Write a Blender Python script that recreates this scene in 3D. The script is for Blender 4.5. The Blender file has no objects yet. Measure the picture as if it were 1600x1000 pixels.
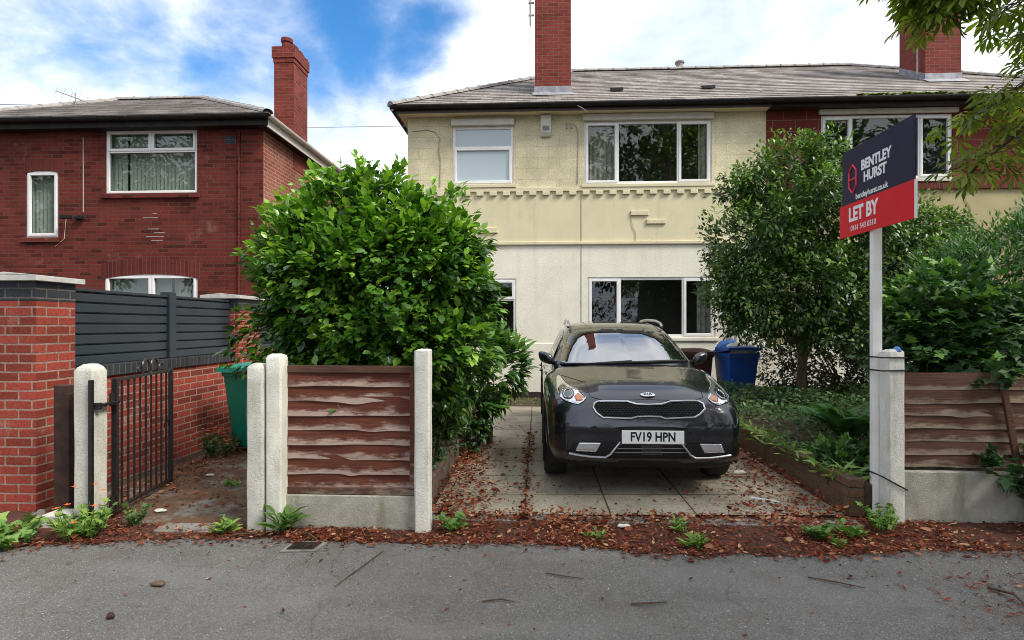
import bpy, bmesh, math, random
import numpy as np
from mathutils import Vector, Matrix, Quaternion
from mathutils.bvhtree import BVHTree
from mathutils.geometry import delaunay_2d_cdt

sc = bpy.context.scene
R = math.radians
# ------------------------------------------------------------------ camera
cam_d = bpy.data.cameras.new('camera')
cam = bpy.data.objects.new('camera', cam_d)
sc.collection.objects.link(cam)
cam.location = (0, 0, 1.5)
cam.rotation_euler = (R(90), 0, R(2.7))
cam_d.sensor_width = 36
cam_d.lens = 36 * 850 / 1600
cam_d.shift_y = 8 / 1600
cam_d.clip_start = 0.05
cam_d.clip_end = 2000
sc.camera = cam
sc.cycles.filter_width = 1.0
# ------------------------------------------------------------------ light
SUN_AZ, SUN_EL = 118.0, 48.0            # azimuth measured from +Y (into the picture) towards +X
sun_d = bpy.data.lights.new('sun', 'SUN')
sun_d.energy = 2.4
sun_d.angle = R(18)
sun_d.color = (1.0, 0.94, 0.85)
sun = bpy.data.objects.new('sun', sun_d)
sc.collection.objects.link(sun)
sv = Vector((math.sin(R(SUN_AZ)) * math.cos(R(SUN_EL)), math.cos(R(SUN_AZ)) * math.cos(R(SUN_EL)), math.sin(R(SUN_EL))))
sun.rotation_euler = (-sv).to_track_quat('-Z', 'Y').to_euler()
sc.view_settings.view_transform = 'Standard'
sc.view_settings.look = 'None'
sc.view_settings.exposure = 0.95
sc.view_settings.gamma = 1


class NT:
    """small helper round a node tree"""
    def __init__(s, tree):
        s.t = tree
        s.n = tree.nodes
        s.l = tree.links
    def add(s, kind, **kw):
        n = s.n.new(kind)
        for k, v in kw.items():
            setattr(n, k, v)
        return n
    def put(s, sock, v):
        if isinstance(v, bpy.types.NodeSocket):
            s.l.new(v, sock)
        elif isinstance(v, (tuple, list)) and len(v) == 3 and sock.type == 'RGBA':
            sock.default_value = (*v, 1)
        else:
            sock.default_value = v
    def mix(s, f, a, b, mode='MIX'):
        n = s.add('ShaderNodeMix', data_type='RGBA', blend_type=mode)
        s.put(n.inputs[0], f); s.put(n.inputs[6], a); s.put(n.inputs[7], b)
        return n.outputs[2]
    def math(s, op, a, b=0.0, c=None, clamp=False):
        n = s.add('ShaderNodeMath', operation=op, use_clamp=clamp)
        s.put(n.inputs[0], a); s.put(n.inputs[1], b)
        if c is not None: s.put(n.inputs[2], c)
        return n.outputs[0]
    def ramp(s, f, lo, hi, a=0.0, b=1.0, smooth=True):
        n = s.add('ShaderNodeMapRange', interpolation_type='SMOOTHSTEP' if smooth else 'LINEAR')
        s.put(n.inputs[0], f); s.put(n.inputs[1], lo); s.put(n.inputs[2], hi); s.put(n.inputs[3], a); s.put(n.inputs[4], b)
        return n.outputs[0]
    def noise(s, vec, scale, detail=5, rough=0.55, dist=0.0):
        n = s.add('ShaderNodeTexNoise')
        if vec is not None: s.l.new(vec, n.inputs['Vector'])
        n.inputs['Scale'].default_value = scale; n.inputs['Detail'].default_value = detail
        n.inputs['Roughness'].default_value = rough; n.inputs['Distortion'].default_value = dist
        return n.outputs['Fac']
    def mapping(s, vec, scale=(1, 1, 1), loc=(0, 0, 0), rot=(0, 0, 0)):
        n = s.add('ShaderNodeMapping')
        s.l.new(vec, n.inputs[0]); n.inputs[1].default_value = loc; n.inputs[2].default_value = rot; n.inputs[3].default_value = scale
        return n.outputs[0]
    def bump(s, h, strength=0.3, dist=0.01, normal=None):
        n = s.add('ShaderNodeBump')
        n.inputs['Strength'].default_value = strength; n.inputs['Distance'].default_value = dist
        s.l.new(h, n.inputs['Height'])
        if normal is not None: s.l.new(normal, n.inputs['Normal'])
        return n.outputs[0]

# ------------------------------------------------------------------ sky
world = bpy.data.worlds.new('World')
sc.world = world
world.use_nodes = True
w = NT(world.node_tree)
w.n.clear()
sky = w.add('ShaderNodeTexSky', sky_type='NISHITA', sun_disc=False, sun_elevation=R(SUN_EL), sun_rotation=R(SUN_AZ),
            air_density=1.0, dust_density=0.6, ozone_density=2.0)
tc = w.add('ShaderNodeTexCoord')
gen = tc.outputs['Generated']
sep = w.add('ShaderNodeSeparateXYZ'); w.l.new(gen, sep.inputs[0])
den = w.math('ADD', w.math('MAXIMUM', sep.outputs[2], 0.0), 0.32)
comb = w.add('ShaderNodeCombineXYZ')
w.l.new(w.math('DIVIDE', sep.outputs[0], den), comb.inputs[0])
w.l.new(w.math('DIVIDE', sep.outputs[1], den), comb.inputs[1])
flat = comb.outputs[0]
n1 = w.noise(w.mapping(flat, loc=(3.1, 1.7, 0.2)), 1.7, 9, 0.56, 0.25)
n2 = w.noise(w.mapping(flat, loc=(7.7, 4.2, 1.2)), 4.5, 7, 0.6, 0.3)
n3 = w.noise(w.mapping(flat, loc=(1.7, 9.2, 2.2)), 1.1, 4, 0.5, 0.0)


def patch(u, v, inner, outer):
    """soft round region of the sky about one direction"""
    a = (u - 800) / 850; b = -(v - 508) / 850
    s_, c_ = math.sin(R(2.7)), math.cos(R(2.7))
    d = Vector((-s_ + a * c_, c_ + a * s_, b)).normalized()
    n = w.add('ShaderNodeVectorMath', operation='DISTANCE')
    w.l.new(gen, n.inputs[0]); n.inputs[1].default_value = d
    dist = w.math('ADD', n.outputs['Value'], w.math('MULTIPLY', w.math('SUBTRACT', n1, 0.5), 0.18))
    return w.ramp(dist, inner, outer, 1.0, 0.0)

blue = w.math('MULTIPLY', patch(560, 30, 0.0, 0.22), 0.46)
for (u, v, i, o, k) in [(400, 45, 0.0, 0.22, 0.34), (640, 60, 0.0, 0.17, 0.44), (120, 68, 0.0, 0.20, 0.42), (330, 105, 0.0, 0.18, 0.40), (470, 110, 0.0, 0.17, 0.40), (230, 70, 0.0, 0.20, 0.38)]:
    blue = w.math('MAXIMUM', blue, w.math('MULTIPLY', patch(u, v, i, o), k))
# opening of blue sky high over the houses, above the frame (the windscreen mirrors it)
nb = w.add('ShaderNodeVectorMath', operation='DISTANCE'); w.l.new(gen, nb.inputs[0])
nb.inputs[1].default_value = Vector((0.15, 0.62, 0.75)).normalized()
blue = w.math('MAXIMUM', blue, w.math('MULTIPLY', w.ramp(nb.outputs['Value'], 0.03, 0.30, 1.0, 0.0), 0.26))
cov = w.math('ADD', w.math('MULTIPLY', n1, 0.62), w.math('MULTIPLY', n2, 0.38))
cover = w.ramp(w.math('SUBTRACT', w.math('ADD', cov, 0.22), blue), 0.20, 0.58)
hsv = w.add('ShaderNodeHueSaturation'); hsv.inputs['Saturation'].default_value = 1.35; hsv.inputs['Value'].default_value = 1.25
w.l.new(sky.outputs[0], hsv.inputs['Color'])
shade = w.ramp(w.math('ADD', w.math('MULTIPLY', n3, 0.6), w.math('MULTIPLY', n2, 0.4)), 0.38, 0.60)
cloud = w.mix(shade, (3.9, 4.6, 5.9), (7.6, 7.7, 7.9))
skycol = w.mix(cover, hsv.outputs[0], cloud)
bg = w.add('ShaderNodeBackground'); bg.inputs['Strength'].default_value = 0.10
w.l.new(skycol, bg.inputs['Color'])
wo = w.add('ShaderNodeOutputWorld'); w.l.new(bg.outputs[0], wo.inputs['Surface'])

# ------------------------------------------------------------------ materials
MATS = {}


def new_mat(name):
    m = bpy.data.materials.new(name); m.use_nodes = True
    t = NT(m.node_tree)
    p = m.node_tree.nodes['Principled BSDF']
    MATS[name] = m
    return m, t, p


def coords(t, kind='Object'):
    return t.add('ShaderNodeTexCoord').outputs[kind]


def plain(name, c1, c2=None, scale=6, rough=0.6, metal=0.0, bump=0.0, bscale=60, detail=6, dist=0.004, lo=0.35, hi=0.65, spec=0.5, coat=0.0, kind='Object', stain=None, streak=None):
    m, t, p = new_mat(name)
    v = coords(t, kind)
    col = c1
    if c2 is not None:
        col = t.mix(t.ramp(t.noise(v, scale, detail, 0.6), lo, hi), c1, c2)
    if stain is not None:
        sc_, sl, sh, scol = stain
        col = t.mix(t.ramp(t.noise(v, sc_, 7, 0.7), sl, sh), col, scol)
    if streak is not None:
        sl, sh, scol, amt = streak
        col = t.mix(t.math('MULTIPLY', t.ramp(t.noise(t.mapping(v, (5.5, 5.5, 0.45)), 1.0, 6, 0.62), sl, sh), amt), col, scol)
        crk = t.add('ShaderNodeTexVoronoi', feature='DISTANCE_TO_EDGE'); crk.inputs['Scale'].default_value = 0.55
        wv = t.add('ShaderNodeVectorMath', operation='MULTIPLY_ADD'); nz = t.add('ShaderNodeTexNoise'); t.l.new(v, nz.inputs['Vector']); nz.inputs['Scale'].default_value = 3.5; nz.inputs['Detail'].default_value = 6
        t.l.new(nz.outputs['Color'], wv.inputs[0]); wv.inputs[1].default_value = (0.5, 0.5, 0.5); t.l.new(v, wv.inputs[2]); t.l.new(wv.outputs[0], crk.inputs['Vector'])
        k = t.math('MULTIPLY', t.ramp(crk.outputs['Distance'], 0.0, 0.006, 1, 0), t.ramp(t.noise(v, 0.8, 3, 0.5), 0.50, 0.58))
        col = t.mix(t.math('MULTIPLY', k, 0.4), col, scol)
    t.put(p.inputs['Base Color'], col)
    p.inputs['Roughness'].default_value = rough
    p.inputs['Metallic'].default_value = metal
    p.inputs['Specular IOR Level'].default_value = spec
    p.inputs['Coat Weight'].default_value = coat
    p.inputs['Coat Roughness'].default_value = 0.03
    if bump:
        t.l.new(t.bump(t.noise(v, bscale, 5, 0.65), bump, dist), p.inputs['Normal'])
    return m


def brick(name, c1, c2, mortar, bw=0.225, rh=0.075, ms=0.006, rough=0.85, bump=0.6, var=0.5, offset=0.5, stain=None, squash=(1.0, 2), noise_bump=0.25, ncoord='UV'):
    m, t, p = new_mat(name)
    v = coords(t, 'UV')
    wob = t.add('ShaderNodeVectorMath', operation='MULTIPLY_ADD')
    nz = t.add('ShaderNodeTexNoise'); t.l.new(v, nz.inputs['Vector']); nz.inputs['Scale'].default_value = 9; nz.inputs['Detail'].default_value = 3
    t.l.new(nz.outputs['Color'], wob.inputs[0]); wob.inputs[1].default_value = (0.008, 0.008, 0); t.l.new(v, wob.inputs[2])
    b = t.add('ShaderNodeTexBrick', offset=offset, squash=squash[0], squash_frequency=squash[1])
    t.l.new(wob.outputs[0], b.inputs['Vector'])
    t.put(b.inputs['Color1'], c1); t.put(b.inputs['Color2'], c2); t.put(b.inputs['Mortar'], mortar)
    b.inputs['Scale'].default_value = 1; b.inputs['Mortar Size'].default_value = ms; b.inputs['Mortar Smooth'].default_value = 0.25
    b.inputs['Brick Width'].default_value = bw; b.inputs['Row Height'].default_value = rh
    # second brick layer of the same grid picks odd, burnt bricks
    b2 = t.add('ShaderNodeTexBrick', offset=offset, squash=squash[0], squash_frequency=squash[1])
    t.l.new(wob.outputs[0], b2.inputs['Vector'])
    t.put(b2.inputs['Color1'], (0, 0, 0)); t.put(b2.inputs['Color2'], (1, 1, 1)); t.put(b2.inputs['Mortar'], (0.5, 0.5, 0.5))
    b2.inputs['Scale'].default_value = 1; b2.inputs['Mortar Size'].default_value = ms
    b2.inputs['Brick Width'].default_value = bw; b2.inputs['Row Height'].default_value = rh
    nv = coords(t, ncoord)
    big = t.noise(nv, 0.9, 6, 0.65)
    fine = t.noise(nv, 45, 5, 0.7)
    per = t.ramp(b2.outputs['Color'], 0.0, 1.0, 1 - var, 1 + var * 0.45, smooth=False)
    k = t.math('MULTIPLY', per, t.math('MULTIPLY', t.ramp(big, 0.3, 0.7, 0.75, 1.2), t.ramp(fine, 0.3, 0.7, 0.72, 1.22)))
    kc = t.add('ShaderNodeCombineXYZ')
    for i in range(3): t.l.new(k, kc.inputs[i])
    col = t.mix(1.0, b.outputs['Color'], kc.outputs[0], 'MULTIPLY')
    if stain is not None:
        sc_, sl, sh, scol, amt = stain
        col = t.mix(t.math('MULTIPLY', t.ramp(t.noise(nv, sc_, 8, 0.7), sl, sh), amt), col, scol)
    t.put(p.inputs['Base Color'], col)
    p.inputs['Roughness'].default_value = rough
    p.inputs['Specular IOR Level'].default_value = 0.25
    h = t.math('ADD', t.math('MULTIPLY', b.outputs['Fac'], -1.0), t.math('MULTIPLY', fine, noise_bump))
    t.l.new(t.bump(h, bump, 0.012), p.inputs['Normal'])
    return m

brick('dark red brick', (0.24, 0.036, 0.022), (0.10, 0.018, 0.013), (0.12, 0.068, 0.052), var=0.75, ms=0.0065, stain=(1.3, 0.60, 0.74, (0.34, 0.22, 0.17), 0.35))
brick('orange red brick', (0.40, 0.072, 0.045), (0.27, 0.046, 0.032), (0.36, 0.25, 0.20), var=0.6, ms=0.008, stain=(2.4, 0.58, 0.72, (0.42, 0.30, 0.25), 0.45))
brick('sunlit side brick', (0.38, 0.11, 0.062), (0.18, 0.045, 0.030), (0.36, 0.27, 0.21), var=0.5, ms=0.008, stain=(0.8, 0.5, 0.7, (0.36, 0.2, 0.14), 0.35))  # sunlight on the side wall put into a lighter, more orange brick
brick('chimney brick', (0.26, 0.045, 0.03), (0.17, 0.03, 0.022), (0.20, 0.12, 0.09), var=0.5, ms=0.006)
brick('blue brick', (0.045, 0.050, 0.060), (0.030, 0.033, 0.042), (0.13, 0.12, 0.11), var=0.4, ms=0.007, rough=0.5)
brick('blue soldier brick', (0.05, 0.054, 0.062), (0.032, 0.035, 0.042), (0.12, 0.11, 0.10), bw=0.075, rh=0.30, var=0.45, ms=0.006, rough=0.55, offset=0.0)
brick('soldier brick', (0.17, 0.028, 0.02), (0.11, 0.02, 0.016), (0.15, 0.09, 0.07), bw=0.075, rh=0.30, var=0.5, ms=0.006, offset=0.0)
brick('red block', (0.17, 0.030, 0.020), (0.12, 0.022, 0.016), (0.22, 0.13, 0.10), bw=0.45, rh=0.225, ms=0.008, var=0.35, bump=0.5)
brick('garden wall brick', (0.27, 0.135, 0.085), (0.17, 0.085, 0.055), (0.17, 0.135, 0.10), var=0.5, ms=0.010, bump=1.0, noise_bump=0.7, stain=(3.0, 0.42, 0.62, (0.085, 0.075, 0.03), 0.75))
brick('cream block', (0.66, 0.60, 0.405), (0.63, 0.575, 0.385), (0.47, 0.43, 0.31), bw=0.45, rh=0.225, ms=0.004, var=0.03, bump=0.22, noise_bump=0.5, stain=(1.2, 0.56, 0.78, (0.40, 0.37, 0.28), 0.4))
brick('roof slate', (0.39, 0.35, 0.33), (0.26, 0.235, 0.22), (0.14, 0.125, 0.115), bw=0.255, rh=0.60, ms=0.005, var=0.55, rough=0.75, offset=0.0, stain=(5.0, 0.50, 0.66, (0.17, 0.155, 0.13), 0.7), ncoord='Object')
brick('driveway flag', (0.44, 0.39, 0.30), (0.36, 0.32, 0.245), (0.085, 0.068, 0.045), bw=0.68, rh=0.60, ms=0.008, var=0.22, rough=0.85, offset=0.0, bump=0.5, noise_bump=0.35, stain=(2.6, 0.50, 0.70, (0.18, 0.145, 0.10), 0.7))
plain('cream render', (0.66, 0.60, 0.405), (0.61, 0.555, 0.37), 2.2, 0.85, bump=0.35, bscale=38, dist=0.008, stain=(1.1, 0.60, 0.8, (0.40, 0.365, 0.26)), streak=(0.52, 0.74, (0.40, 0.365, 0.27), 0.25))
plain('pale render', (0.78, 0.755, 0.645), (0.71, 0.685, 0.575), 1.8, 0.85, bump=0.5, bscale=30, dist=0.012, stain=(0.9, 0.62, 0.82, (0.50, 0.47, 0.38)), streak=(0.50, 0.74, (0.50, 0.48, 0.39), 0.28))
plain('yellowed render', (0.42, 0.36, 0.19), (0.36, 0.31, 0.16), 1.8, 0.85, bump=0.3, bscale=30, stain=(0.9, 0.6, 0.8, (0.40, 0.33, 0.18)))
plain('white plastic', (0.80, 0.80, 0.79), (0.72, 0.72, 0.71), 3, 0.35)
plain('grey white paint', (0.62, 0.60, 0.54), (0.54, 0.52, 0.46), 4, 0.6, bump=0.1)
plain('dark fascia', (0.030, 0.017, 0.015), (0.050, 0.028, 0.024), 5, 0.45)
plain('gutter plastic', (0.012, 0.011, 0.011), (0.024, 0.021, 0.02), 5, 0.6, spec=0.2)
plain('lead', (0.22, 0.225, 0.25), (0.34, 0.345, 0.37), 8, 0.55, metal=0.3, bump=0.2)
plain('ridge clay', (0.22, 0.205, 0.195), (0.33, 0.31, 0.29), 9, 0.8, bump=0.3, stain=(6, 0.6, 0.72, (0.13, 0.12, 0.08)))
plain('cement', (0.36, 0.34, 0.31), (0.26, 0.24, 0.22), 8, 0.9, bump=0.4)
plain('moss', (0.17, 0.24, 0.015), (0.09, 0.14, 0.01), 14, 0.95, bump=0.8, bscale=50, dist=0.02)
plain('black plastic', (0.009, 0.009, 0.010), (0.014, 0.014, 0.015), 8, 0.6, bump=0.05, spec=0.25)
plain('black iron', (0.010, 0.010, 0.011), (0.022, 0.019, 0.018), 30, 0.38, bump=0.25, bscale=90, dist=0.002)
plain('grey slat metal', (0.022, 0.030, 0.040), (0.026, 0.035, 0.046), 2, 0.30, spec=0.5)
plain('stone cap', (0.40, 0.39, 0.37), (0.52, 0.51, 0.49), 9, 0.85, bump=0.35, stain=(5, 0.6, 0.75, (0.24, 0.23, 0.2)))
plain('old timber stub', (0.060, 0.024, 0.016), (0.028, 0.013, 0.010), 14, 0.85, bump=0.6)
plain('green bin plastic', (0.004, 0.25, 0.16), (0.004, 0.21, 0.135), 4, 0.42, bump=0.05)
plain('light green bin plastic', (0.02, 0.27, 0.20), (0.02, 0.23, 0.17), 4, 0.4)
plain('blue bin plastic', (0.006, 0.075, 0.34), (0.006, 0.06, 0.27), 4, 0.42)
plain('brown bin plastic', (0.055, 0.012, 0.010), (0.04, 0.010, 0.008), 4, 0.45)
plain('rubber', (0.010, 0.010, 0.010), (0.022, 0.021, 0.020), 12, 0.75, bump=0.3)
plain('bark', (0.13, 0.095, 0.06), (0.06, 0.045, 0.03), 12, 0.9, bump=0.8, bscale=25, dist=0.02)
plain('twig', (0.11, 0.06, 0.035), (0.06, 0.035, 0.02), 12, 0.9)
plain('soil', (0.050, 0.028, 0.017), (0.085, 0.048, 0.030), 7, 0.95, bump=0.9, bscale=45, dist=0.025, stain=(22, 0.55, 0.7, (0.14, 0.05, 0.028)))
plain('litter mat', (0.135, 0.042, 0.022), (0.058, 0.028, 0.017), 26, 0.95, bump=1.0, bscale=95, dist=0.02, stain=(11, 0.55, 0.72, (0.16, 0.040, 0.020)))
plain('path mud', (0.15, 0.080, 0.040), (0.085, 0.048, 0.027), 5, 0.9, bump=0.8, bscale=40, dist=0.02, stain=(2.2, 0.50, 0.62, (0.20, 0.185, 0.16)))
plain('timber edging', (0.15, 0.095, 0.07), (0.075, 0.045, 0.034), 9, 0.9, bump=0.6, stain=(5, 0.6, 0.75, (0.07, 0.06, 0.03)))
plain('kerb stone', (0.25, 0.235, 0.21), (0.17, 0.155, 0.135), 6, 0.9, bump=0.5, stain=(7, 0.55, 0.7, (0.10, 0.07, 0.05)))
plain('road asphalt', (0.05, 0.05, 0.05), (0.07, 0.07, 0.068), 8, 0.9, bump=0.5)
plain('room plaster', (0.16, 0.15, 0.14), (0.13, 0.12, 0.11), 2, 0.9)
plain('chrome', (0.75, 0.76, 0.78), None, rough=0.10, metal=1.0)
plain('satin silver', (0.62, 0.63, 0.65), None, rough=0.28, metal=1.0)
plain('plate white', (0.92, 0.92, 0.90), None, rough=0.35)
plain('sign navy', (0.011, 0.010, 0.036), (0.015, 0.013, 0.044), 3, 0.5, spec=0.25, bump=0.08, bscale=9, dist=0.01)
plain('sign red', (0.68, 0.008, 0.022), (0.62, 0.007, 0.020), 3, 0.5, spec=0.25, bump=0.08, bscale=9, dist=0.01)
plain('sign pink', (0.70, 0.035, 0.06), None, rough=0.4)
plain('sign white', (0.82, 0.81, 0.80), None, rough=0.4)
plain('painted post', (0.86, 0.845, 0.81), (0.76, 0.74, 0.70), 5, 0.6, bump=0.2)
plain('blue film', (0.03, 0.12, 0.45), (0.10, 0.25, 0.6), 14, 0.35)
plain('white film', (0.7, 0.68, 0.62), (0.5, 0.47, 0.42), 14, 0.5, bump=0.4)
plain('flower orange', (0.75, 0.13, 0.02), None, rough=0.6)


def m_concrete(name, c1, c2, spot, stain_c):
    m, t, p = new_mat(name)
    v = coords(t)
    n = t.noise(v, 7, 7, 0.65); f = t.noise(v, 75, 4, 0.7)
    vor = t.add('ShaderNodeTexVoronoi', feature='F1'); t.l.new(v, vor.inputs['Vector']); vor.inputs['Scale'].default_value = 62
    col = t.mix(t.ramp(n, 0.35, 0.65), c1, c2)
    col = t.mix(t.math('MULTIPLY', t.ramp(vor.outputs['Distance'], 0.10, 0.30, 1, 0), t.ramp(t.noise(v, 22, 4, 0.7), 0.45, 0.7, 0.05, 0.7)), col, spot)
    col = t.mix(t.math('MULTIPLY', t.ramp(t.noise(t.mapping(v, (3, 3, 0.7)), 2.2, 7, 0.7), 0.50, 0.72), 0.7), col, stain_c)
    t.put(p.inputs['Base Color'], col); p.inputs['Roughness'].default_value = 0.9; p.inputs['Specular IOR Level'].default_value = 0.2
    h = t.math('ADD', t.math('MULTIPLY', f, 0.8), t.math('MULTIPLY', t.ramp(vor.outputs['Distance'], 0.0, 0.25, 0, 1), 0.5))
    t.l.new(t.bump(h, 0.8, 0.010), p.inputs['Normal'])

m_concrete('concrete', (0.64, 0.625, 0.56), (0.52, 0.51, 0.45), (0.33, 0.315, 0.27), (0.38, 0.365, 0.28))
m_concrete('pale concrete', (0.80, 0.785, 0.70), (0.71, 0.69, 0.60), (0.48, 0.46, 0.39), (0.44, 0.41, 0.30))
m_concrete('gravel board concrete', (0.46, 0.445, 0.38), (0.35, 0.34, 0.285), (0.26, 0.25, 0.21), (0.22, 0.21, 0.13))


def m_asphalt():
    m, t, p = new_mat('pavement asphalt')
    v = coords(t)
    vor = t.add('ShaderNodeTexVoronoi', feature='F1'); t.l.new(v, vor.inputs['Vector']); vor.inputs['Scale'].default_value = 190
    big = t.noise(v, 0.8, 6, 0.6); mid = t.noise(v, 6, 6, 0.65); fine = t.noise(v, 210, 3, 0.7)
    col = t.mix(t.ramp(big, 0.3, 0.7), (0.140, 0.134, 0.124), (0.188, 0.181, 0.168))
    col = t.mix(t.math('MULTIPLY', t.ramp(mid, 0.45, 0.7), 0.45), col, (0.115, 0.110, 0.102))
    sepc = t.add('ShaderNodeSeparateColor'); t.l.new(vor.outputs['Color'], sepc.inputs[0])
    col = t.mix(t.ramp(sepc.outputs[0], 0.88, 0.99), col, (0.33, 0.32, 0.31))
    col = t.mix(t.math('MULTIPLY', t.ramp(sepc.outputs[1], 0.72, 0.9), 0.8), col, (0.070, 0.068, 0.065))
    col = t.mix(t.math('MULTIPLY', t.ramp(fine, 0.5, 0.7), 0.4), col, (0.115, 0.11, 0.104))
    col = t.mix(t.math('MULTIPLY', t.ramp(t.noise(t.mapping(v, (0.5, 1.6, 1)), 1.1, 3, 0.5), 0.50, 0.60), 0.22), col, (0.25, 0.245, 0.235))
    crk = t.add('ShaderNodeTexVoronoi', feature='DISTANCE_TO_EDGE'); crk.inputs['Scale'].default_value = 0.62
    wv = t.add('ShaderNodeVectorMath', operation='MULTIPLY_ADD'); nz = t.add('ShaderNodeTexNoise'); t.l.new(v, nz.inputs['Vector']); nz.inputs['Scale'].default_value = 3.0; nz.inputs['Detail'].default_value = 7
    t.l.new(nz.outputs['Color'], wv.inputs[0]); wv.inputs[1].default_value = (0.45, 0.45, 0); t.l.new(v, wv.inputs[2]); t.l.new(wv.outputs[0], crk.inputs['Vector'])
    ck = t.math('MULTIPLY', t.ramp(crk.outputs['Distance'], 0.0, 0.007, 1, 0), t.ramp(t.noise(v, 1.1, 3, 0.5), 0.48, 0.56))
    col = t.mix(t.math('MULTIPLY', ck, 0.35), col, (0.05, 0.046, 0.04))
    # brown tannin stains where leaves have lain
    col = t.mix(t.math('MULTIPLY', t.ramp(t.noise(v, 1.9, 7, 0.7), 0.52, 0.72), 0.6), col, (0.115, 0.092, 0.074))
    t.put(p.inputs['Base Color'], col)
    p.inputs['Roughness'].default_value = 0.82; p.inputs['Specular IOR Level'].default_value = 0.3
    h = t.math('ADD', vor.outputs['Distance'], t.math('MULTIPLY', fine, 0.6))
    t.l.new(t.bump(h, 0.7, 0.006), p.inputs['Normal'])
m_asphalt()


def m_planks():
    """stained boards whose lower (thicker) edge has weathered back to silver wood; UV v runs 0..1 up each board"""
    for name, br, br2, silver, lo in [('panel board', (0.150, 0.046, 0.027), (0.085, 0.028, 0.018), (0.42, 0.32, 0.27), 0.54),
                                      ('old panel board', (0.130, 0.062, 0.040), (0.070, 0.036, 0.025), (0.27, 0.215, 0.16), 0.58)]:
        m, t, p = new_mat(name)
        uv = coords(t, 'UV'); ob = coords(t)
        s = t.add('ShaderNodeSeparateXYZ'); t.l.new(uv, s.inputs[0])
        grain = t.noise(t.mapping(ob, (2.2, 2.2, 70)), 1.6, 7, 0.7, 0.4)
        wear = t.noise(t.mapping(ob, (4.5, 4.5, 12)), 1.3, 8, 0.72)
        streak = t.noise(t.mapping(ob, (9, 9, 160)), 1.0, 5, 0.7)
        col = t.mix(t.ramp(grain, 0.35, 0.65), br, br2)
        edge = t.math('SUBTRACT', t.math('ADD', t.math('MULTIPLY', t.math('SUBTRACT', t.noise(t.mapping(ob, (2.6, 2.6, 9)), 1.0, 4, 0.6), 0.5), 1.3), t.math('ADD', t.math('MULTIPLY', wear, 1.25), t.math('MULTIPLY', streak, 0.75))), t.math('MULTIPLY', s.outputs[1], 1.15))
        col = t.mix(t.math('MULTIPLY', t.ramp(edge, lo, lo + 0.42), 0.9), col, silver)
        t.put(p.inputs['Base Color'], col)
        p.inputs['Roughness'].default_value = 0.85; p.inputs['Specular IOR Level'].default_value = 0.25
        t.l.new(t.bump(t.math('ADD', grain, t.math('MULTIPLY', wear, 0.5)), 0.5, 0.008), p.inputs['Normal'])
m_planks()


def m_glass(name, tint=(0.9, 0.93, 0.93), refl=1.45):
    m, t, p = new_mat(name)
    t.n.remove(p)
    out = t.n['Material Output']
    tr = t.add('ShaderNodeBsdfTransparent'); t.put(tr.inputs[0], tint)
    gl = t.add('ShaderNodeBsdfGlossy'); gl.inputs['Roughness'].default_value = 0.0
    bp = t.bump(t.noise(coords(t), 1.6, 2, 0.5), 0.02, 0.05)
    t.l.new(bp, gl.inputs['Normal'])
    lw = t.add('ShaderNodeLayerWeight'); lw.inputs['Blend'].default_value = 0.5
    mx = t.add('ShaderNodeMixShader')
    t.l.new(t.math('ADD', t.math('MULTIPLY', t.math('POWER', lw.outputs['Facing'], 5.0), 0.9), refl, clamp=True), mx.inputs[0]); t.l.new(tr.outputs[0], mx.inputs[1]); t.l.new(gl.outputs[0], mx.inputs[2])
    t.l.new(mx.outputs[0], out.inputs['Surface'])
m_glass('window glass', refl=0.06)


def m_simple(name, base, rough, metal=0.0, ior=1.5, coat=0.0, spec=0.5):
    m, t, p = new_mat(name)
    t.put(p.inputs['Base Color'], base); p.inputs['Roughness'].default_value = rough; p.inputs['Metallic'].default_value = metal
    p.inputs['IOR'].default_value = ior; p.inputs['Coat Weight'].default_value = coat; p.inputs['Coat Roughness'].default_value = 0.02
    p.inputs['Specular IOR Level'].default_value = spec
    return m
m_simple('sky pale glass', (0.42, 0.50, 0.54), 0.16, ior=1.7)  # opaque pane, pale sky reflection put into its base colour
m_simple('car glass', (0.006, 0.007, 0.008), 0.015, ior=4.6)
m_simple('lamp lens', (0.72, 0.73, 0.75), 0.10, metal=0.7, coat=1.0)
m_simple('lamp dark', (0.02, 0.02, 0.022), 0.1, coat=1.0)
m_simple('lamp amber', (0.50, 0.16, 0.05), 0.15, coat=1.0)
m_simple('emblem silver', (0.6, 0.61, 0.63), 0.18, metal=0.9)


def m_paint():
    m, t, p = new_mat('dark grey paint')
    v = coords(t)
    fl = t.noise(v, 900, 2, 0.6)
    dirt = t.noise(v, 3.2, 7, 0.65)
    t.put(p.inputs['Base Color'], t.mix(t.ramp(fl, 0.4, 0.7), (0.036, 0.038, 0.048), (0.066, 0.070, 0.086)))
    p.inputs['Metallic'].default_value = 0.85
    t.l.new(t.ramp(dirt, 0.3, 0.7, 0.24, 0.34), p.inputs['Roughness'])
    p.inputs['Coat Weight'].default_value = 1.0; p.inputs['Coat IOR'].default_value = 1.45
    t.l.new(t.ramp(t.noise(v, 5, 7, 0.7), 0.35, 0.75, 0.01, 0.06), p.inputs['Coat Roughness'])
m_paint()


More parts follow.
